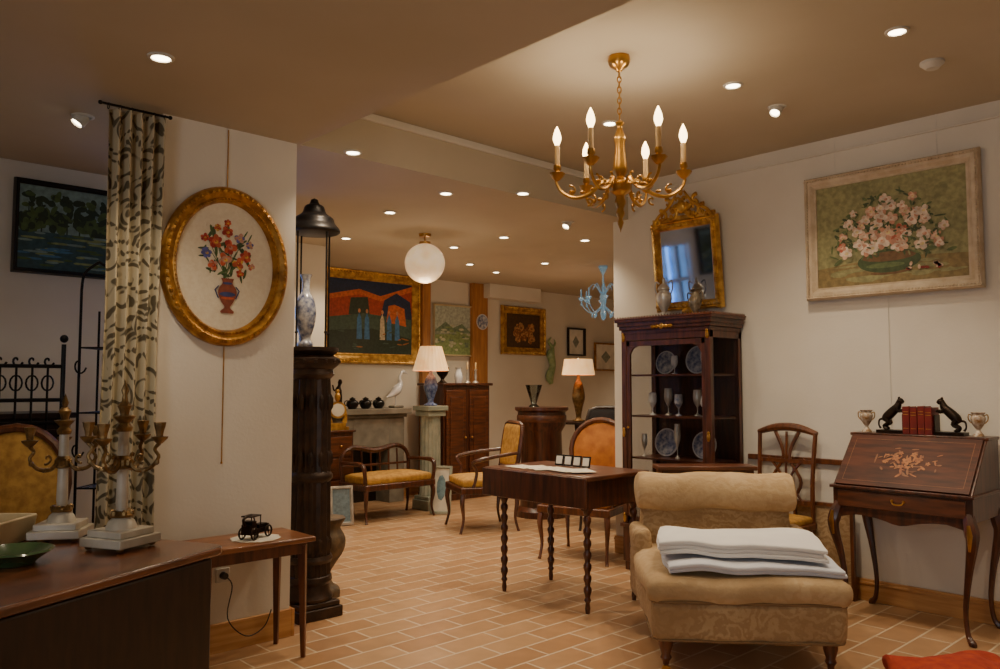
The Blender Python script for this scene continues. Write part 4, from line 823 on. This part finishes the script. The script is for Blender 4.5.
fin(M().lathe([(0,.041),(.065,.041),(.065,.044),(0,.044)],c=(0,0,.2),T=Matrix.Rotation(math.pi/2,4,'X')),'dial',paper,parent=r)
# settee
s0,s1_=4.24,5.08; sw=s1_-s0
r=root('settee','small dark-framed settee with a mustard seat','settee',((s0+s1_)/2,6.58,0))
legs(r,sw,.46,.32,mahog,'cab'); fin(M().b2(-sw/2,sw/2,-.23,.23,.30,.36),'seat_rail',mahog,parent=r,bev=.01)
fin(M().soft((0,-.01,.39),(sw-.06,.42,.09),.035,puff=.02),'seat',goldfab,parent=r)
m=M().tube(cr([(-sw/2+.03,.20,.34,.02),(-sw/2+.02,.22,.58,.02),(-sw/2+.15,.23,.68,.024),(0,.24,.64,.028),(sw/2-.15,.23,.68,.024),(sw/2-.02,.22,.58,.02),(sw/2-.03,.20,.34,.02)],6),0,8)
for k in range(6): x=-sw/2+.15+(sw-.3)*k/5; m.tube([(x,.21,.36),(x,.23,.65)],.010,5)
m.tube([(-sw/2,.22,.50),(sw/2,.22,.50)],.012,6); fin(m,'backrest',mahog,parent=r)
for sx in (-1,1): fin(M().tube(cr([(sx*(sw/2-.02),.22,.54,.018),(sx*(sw/2),0,.55,.018),(sx*(sw/2),-.18,.54,.024),(sx*(sw/2-.01),-.21,.44,.018),(sx*(sw/2-.02),-.2,.34,.02)],5),0,8),'armrest',mahog,parent=r)
# pedestal + lamp
q=cw(-.745,8.53); zt2=1.08
r=root('marble_pedestal','square grey-green marble pedestal','pedestal',(q[0]+.01,q[1],0),0)
fin(M().b2(-.135,.135,-.135,.135,0,.1).b2(-.12,.12,-.12,.12,.1,.14),'base',greenstone,parent=r,bev=.005); fin(M().lathe([(.11,.14),(.105,.2),(.10,zt2-.12),(.105,zt2-.1)],seg=48,fl=.05,fn=16),'shaft',greenstone,parent=r)
fin(M().b2(-.115,.115,-.115,.115,zt2-.11,zt2-.05).b2(-.135,.135,-.135,.135,zt2-.05,zt2),'capital',greenstone,parent=r,bev=.005)
lampobj('table_lamp','lit table lamp, pleated cream shade, blue ceramic base',(q[0]+.01,q[1],zt2+.001),.40,blue,.19,.26,.6,e=4)
q=cw(-.60,8.15); r=root('leaning_picture','pale framed picture leaning near the pedestal','picture',(q[0],q[1],.005),CAMZ-.3,rx=-.12)
m=M().ring(.22,.48,[(0,0),(0,.02),(.02,.025),(.03,.01)]); 
for v in m.bm.verts: v.co.z+=.24
fin(m,'frame',greenstone,parent=r); fin(M().poly([(-.09,.03),(.09,.03),(.09,.45),(-.09,.45)],0,-.01).dab(0,.26,.05,.13,0,1,-.012),'canvas',[paper,cm_((120,150,160))],parent=r)
r=root('leaning_picture','small grey framed picture leaning by the settee','picture',(4.06,6.46,.005),-.3,rx=-.15)
m=M().ring(.22,.36,[(0,0),(0,.02),(.02,.025),(.03,.01)]); 
for v in m.bm.verts: v.co.z+=.18
fin(m,'frame',silver,parent=r); fin(M().poly([(-.09,.03),(.09,.03),(.09,.33),(-.09,.33)],0,-.01),'canvas',[cm_((110,130,140))],parent=r)
# upright dark cabinet
ca0,ca1=5.72,6.42; cw_=ca1-ca0; zc=at_Y(466,383,7.05).z; ccx=(ca0+ca1)/2
r=root('tall_cabinet','dark red-brown wooden cabinet with panelled doors','cabinet',(ccx,7.22,0))
fin(M().b2(-cw_/2,cw_/2,-.2,.24,.06,zc-.03).b2(-cw_/2-.03,cw_/2+.03,-.23,.25,zc-.03,zc).b2(-cw_/2-.02,cw_/2+.02,-.22,.24,0,.07),'body',mahog,parent=r,bev=.005)
for k in (-1,1):
    d_=fin(M().b2(k*cw_/4-cw_/4+.03,k*cw_/4+cw_/4-.03,-.22,-.2,.12,zc-.08).b2(k*cw_/4-cw_/4+.08,k*cw_/4+cw_/4-.08,-.23,-.22,.2,zc-.16),'door',mahogx,parent=r,bev=.004); fin(M().sph((k*.05,-.235,.7),.014),'door_knob',brass,parent=d_)
vase('urn','small bronze urn on the tall cabinet',(ccx-.22,7.2,zc+.001),[(.06,0),(.02,.04),(.06,.1),(.07,.15),(.04,.18),(.06,.2)],bronze,0,.006)
vase('vase','small pale vase on the tall cabinet',(ccx-.02,7.15,zc+.001),[(.04,0),(.05,.08),(.03,.15),(.04,.18)],porc)
# drum cabinet
p=cw(.42,8.1); zt3=1.08
r=root('drum_cabinet','dark round-cornered wooden pedestal cabinet','cabinet',(p[0],p[1],0),CAMZ)
fin(M().lathe([(0,0),(.27,0),(.27,.06),(.22,.1),(.2,zt3-.25),(.24,zt3-.18),(.24,zt3-.05),(.27,zt3-.03),(.27,zt3),(0,zt3)],seg=28),'body',mahog,parent=r)
fin(M().lathe([(.245,zt3-.15),(.25,zt3-.14),(.25,zt3-.09),(.245,zt3-.08)],seg=28),'moulded_band',mahogx,parent=r)
q=cw(.34,8.05); vase('glass_vase','cut clear glass vase on the dark pedestal cabinet',(q[0],q[1],zt3+.001),[(.05,0),(.05,.01),(.03,.04),(.06,.14),(.085,.22)],cglass)
# lamp 2 on stand
q=cw(.9,9.2)
r=root('lamp_table','dark round occasional table','table',(q[0],q[1],0))
fin(M().lathe([(0,.86),(.28,.86),(.28,.885),(0,.885)],seg=28),'table_top',dark,parent=r); fin(M().lathe([(0,.03),(.2,.03),(.08,.1),(.03,.2),(.045,.4),(.025,.6),(.05,.86),(0,.86)],seg=16).lathe([(0,0),(.22,0),(.2,.03),(0,.03)]),'pedestal',dark,parent=r)
lampobj('table_lamp','lit table lamp, tall bronze base, cream drum shade',(q[0],q[1],.886),.56,aged,.19,.18,.85,e=5,pleat=0)
x_,y_=cw(-.17,7.4); armchair('armchair','curved dark wood armchair with a mustard yellow seat',(x_,y_,0),CAMZ-1.25,goldfab,mahog,w=.56,oval=False,bh=.95,style='cab')
x_,y_=cw(.66,6.2); armchair('armchair','wooden armchair with an orange oval upholstered back',(x_,y_,0),CAMZ-.5,orfab,walnut,w=.58,bh=1.02)
x_,y_=cw(1.02,7.45); armchair('armchair','dark upholstered wooden armchair beside the wall end',(x_,y_,0),CAMZ-.2,mat('black fabric',(34,28,30),.8),dark,w=.56,oval=False,bh=1.08)
p=at_Y(482,322,7.615); plate((p.x,7.618,p.z-.1),0,.10,'decorative plate mounted on a wooden post',0,None)
for k in range(2):
    r=root('candlestick','silver candlestick with a candle on the tall cabinet','candlestick',(ccx+.16+.13*k,7.2,zc+.001),group='candlesticks on the tall cabinet')
    fin(M().lathe([(0,0),(.04,0),(.035,.015),(.012,.03),(.016,.08),(.01,.14),(.022,.16),(0,.165)],seg=14),'stick',silver,parent=r); fin(M().lathe([(0,.16),(.01,.16),(.009,.24),(0,.25)],seg=10),'candle',candle_m,parent=r)
p=at_Y(552,362,YB-.08)
r=root('wall_figure','slender carved green wall ornament','wall ornament',(p.x,YB-.065,p.z-.3))
fin(M().tube(cr([(0,0,0,.03),(-.03,0,.1,.06),(.03,0,.25,.045),(-.01,0,.4,.06),(.02,0,.5,.03),(-.05,0,.58,.02),(.0,0,.64,.008)],5),0,10).tube(cr([(.02,0,.5,.02),(.08,0,.56,.014),(.06,0,.62,.006)],4),0,8),'carved_body',mat('jade green glaze',(124,148,104),.3,col2=(160,178,130),scale=20),parent=r)
# blue glass chandelier
p=at_z(603,266,ZL); r=root('glass_chandelier','small pale blue glass chandelier with curved arms','chandelier',p)
fin(M().lathe([(0,-.6),(.022,-.58),(.036,-.52),(.014,-.45),(.03,-.4),(.042,-.34),(.014,-.28),(.008,-.1),(.05,-.02),(.05,0),(0,0)],seg=14),'stem',bglass,parent=r)
for k in range(8):
    a=k*math.pi/4; ca,sa=math.cos(a),math.sin(a); 
    fin(M().tube([(*(q[0]*ca,q[0]*sa,q[1]),q[2]) for q in cr([(.03,-.45,.005),(.12,-.52,.005),(.21,-.46,.005),(.24,-.38,.006)],4)],0,6).lathe([(0,-.39),(.02,-.38),(.034,-.35),(.010,-.345),(.007,-.26),(0,-.25)],c=(.24*ca,.24*sa,0),seg=10).tube([(*(q[0]*ca,q[0]*sa,q[1]),.004) for q in cr([(.03,-.3),(.1,-.2),(.15,-.25)],4)],0,6).sph((.12*ca,.12*sa,-.545),(.010,.010,.024),seg=8).sph((.24*ca,.24*sa,-.42),(.008,.008,.020),seg=8),'arm',bglass,parent=r)
p=at_z(962,688,0)
r=root('red_cloth','rumpled red-orange cloth lying folded on the floor','cloth',(p.x,p.y,0),CAMZ)
fin(M().soft((0,0,.04),(.52,.40,.07),.033,cuts=16,puff=.04,nz=.035,ns=7),'cloth_folds',redfab,parent=r)
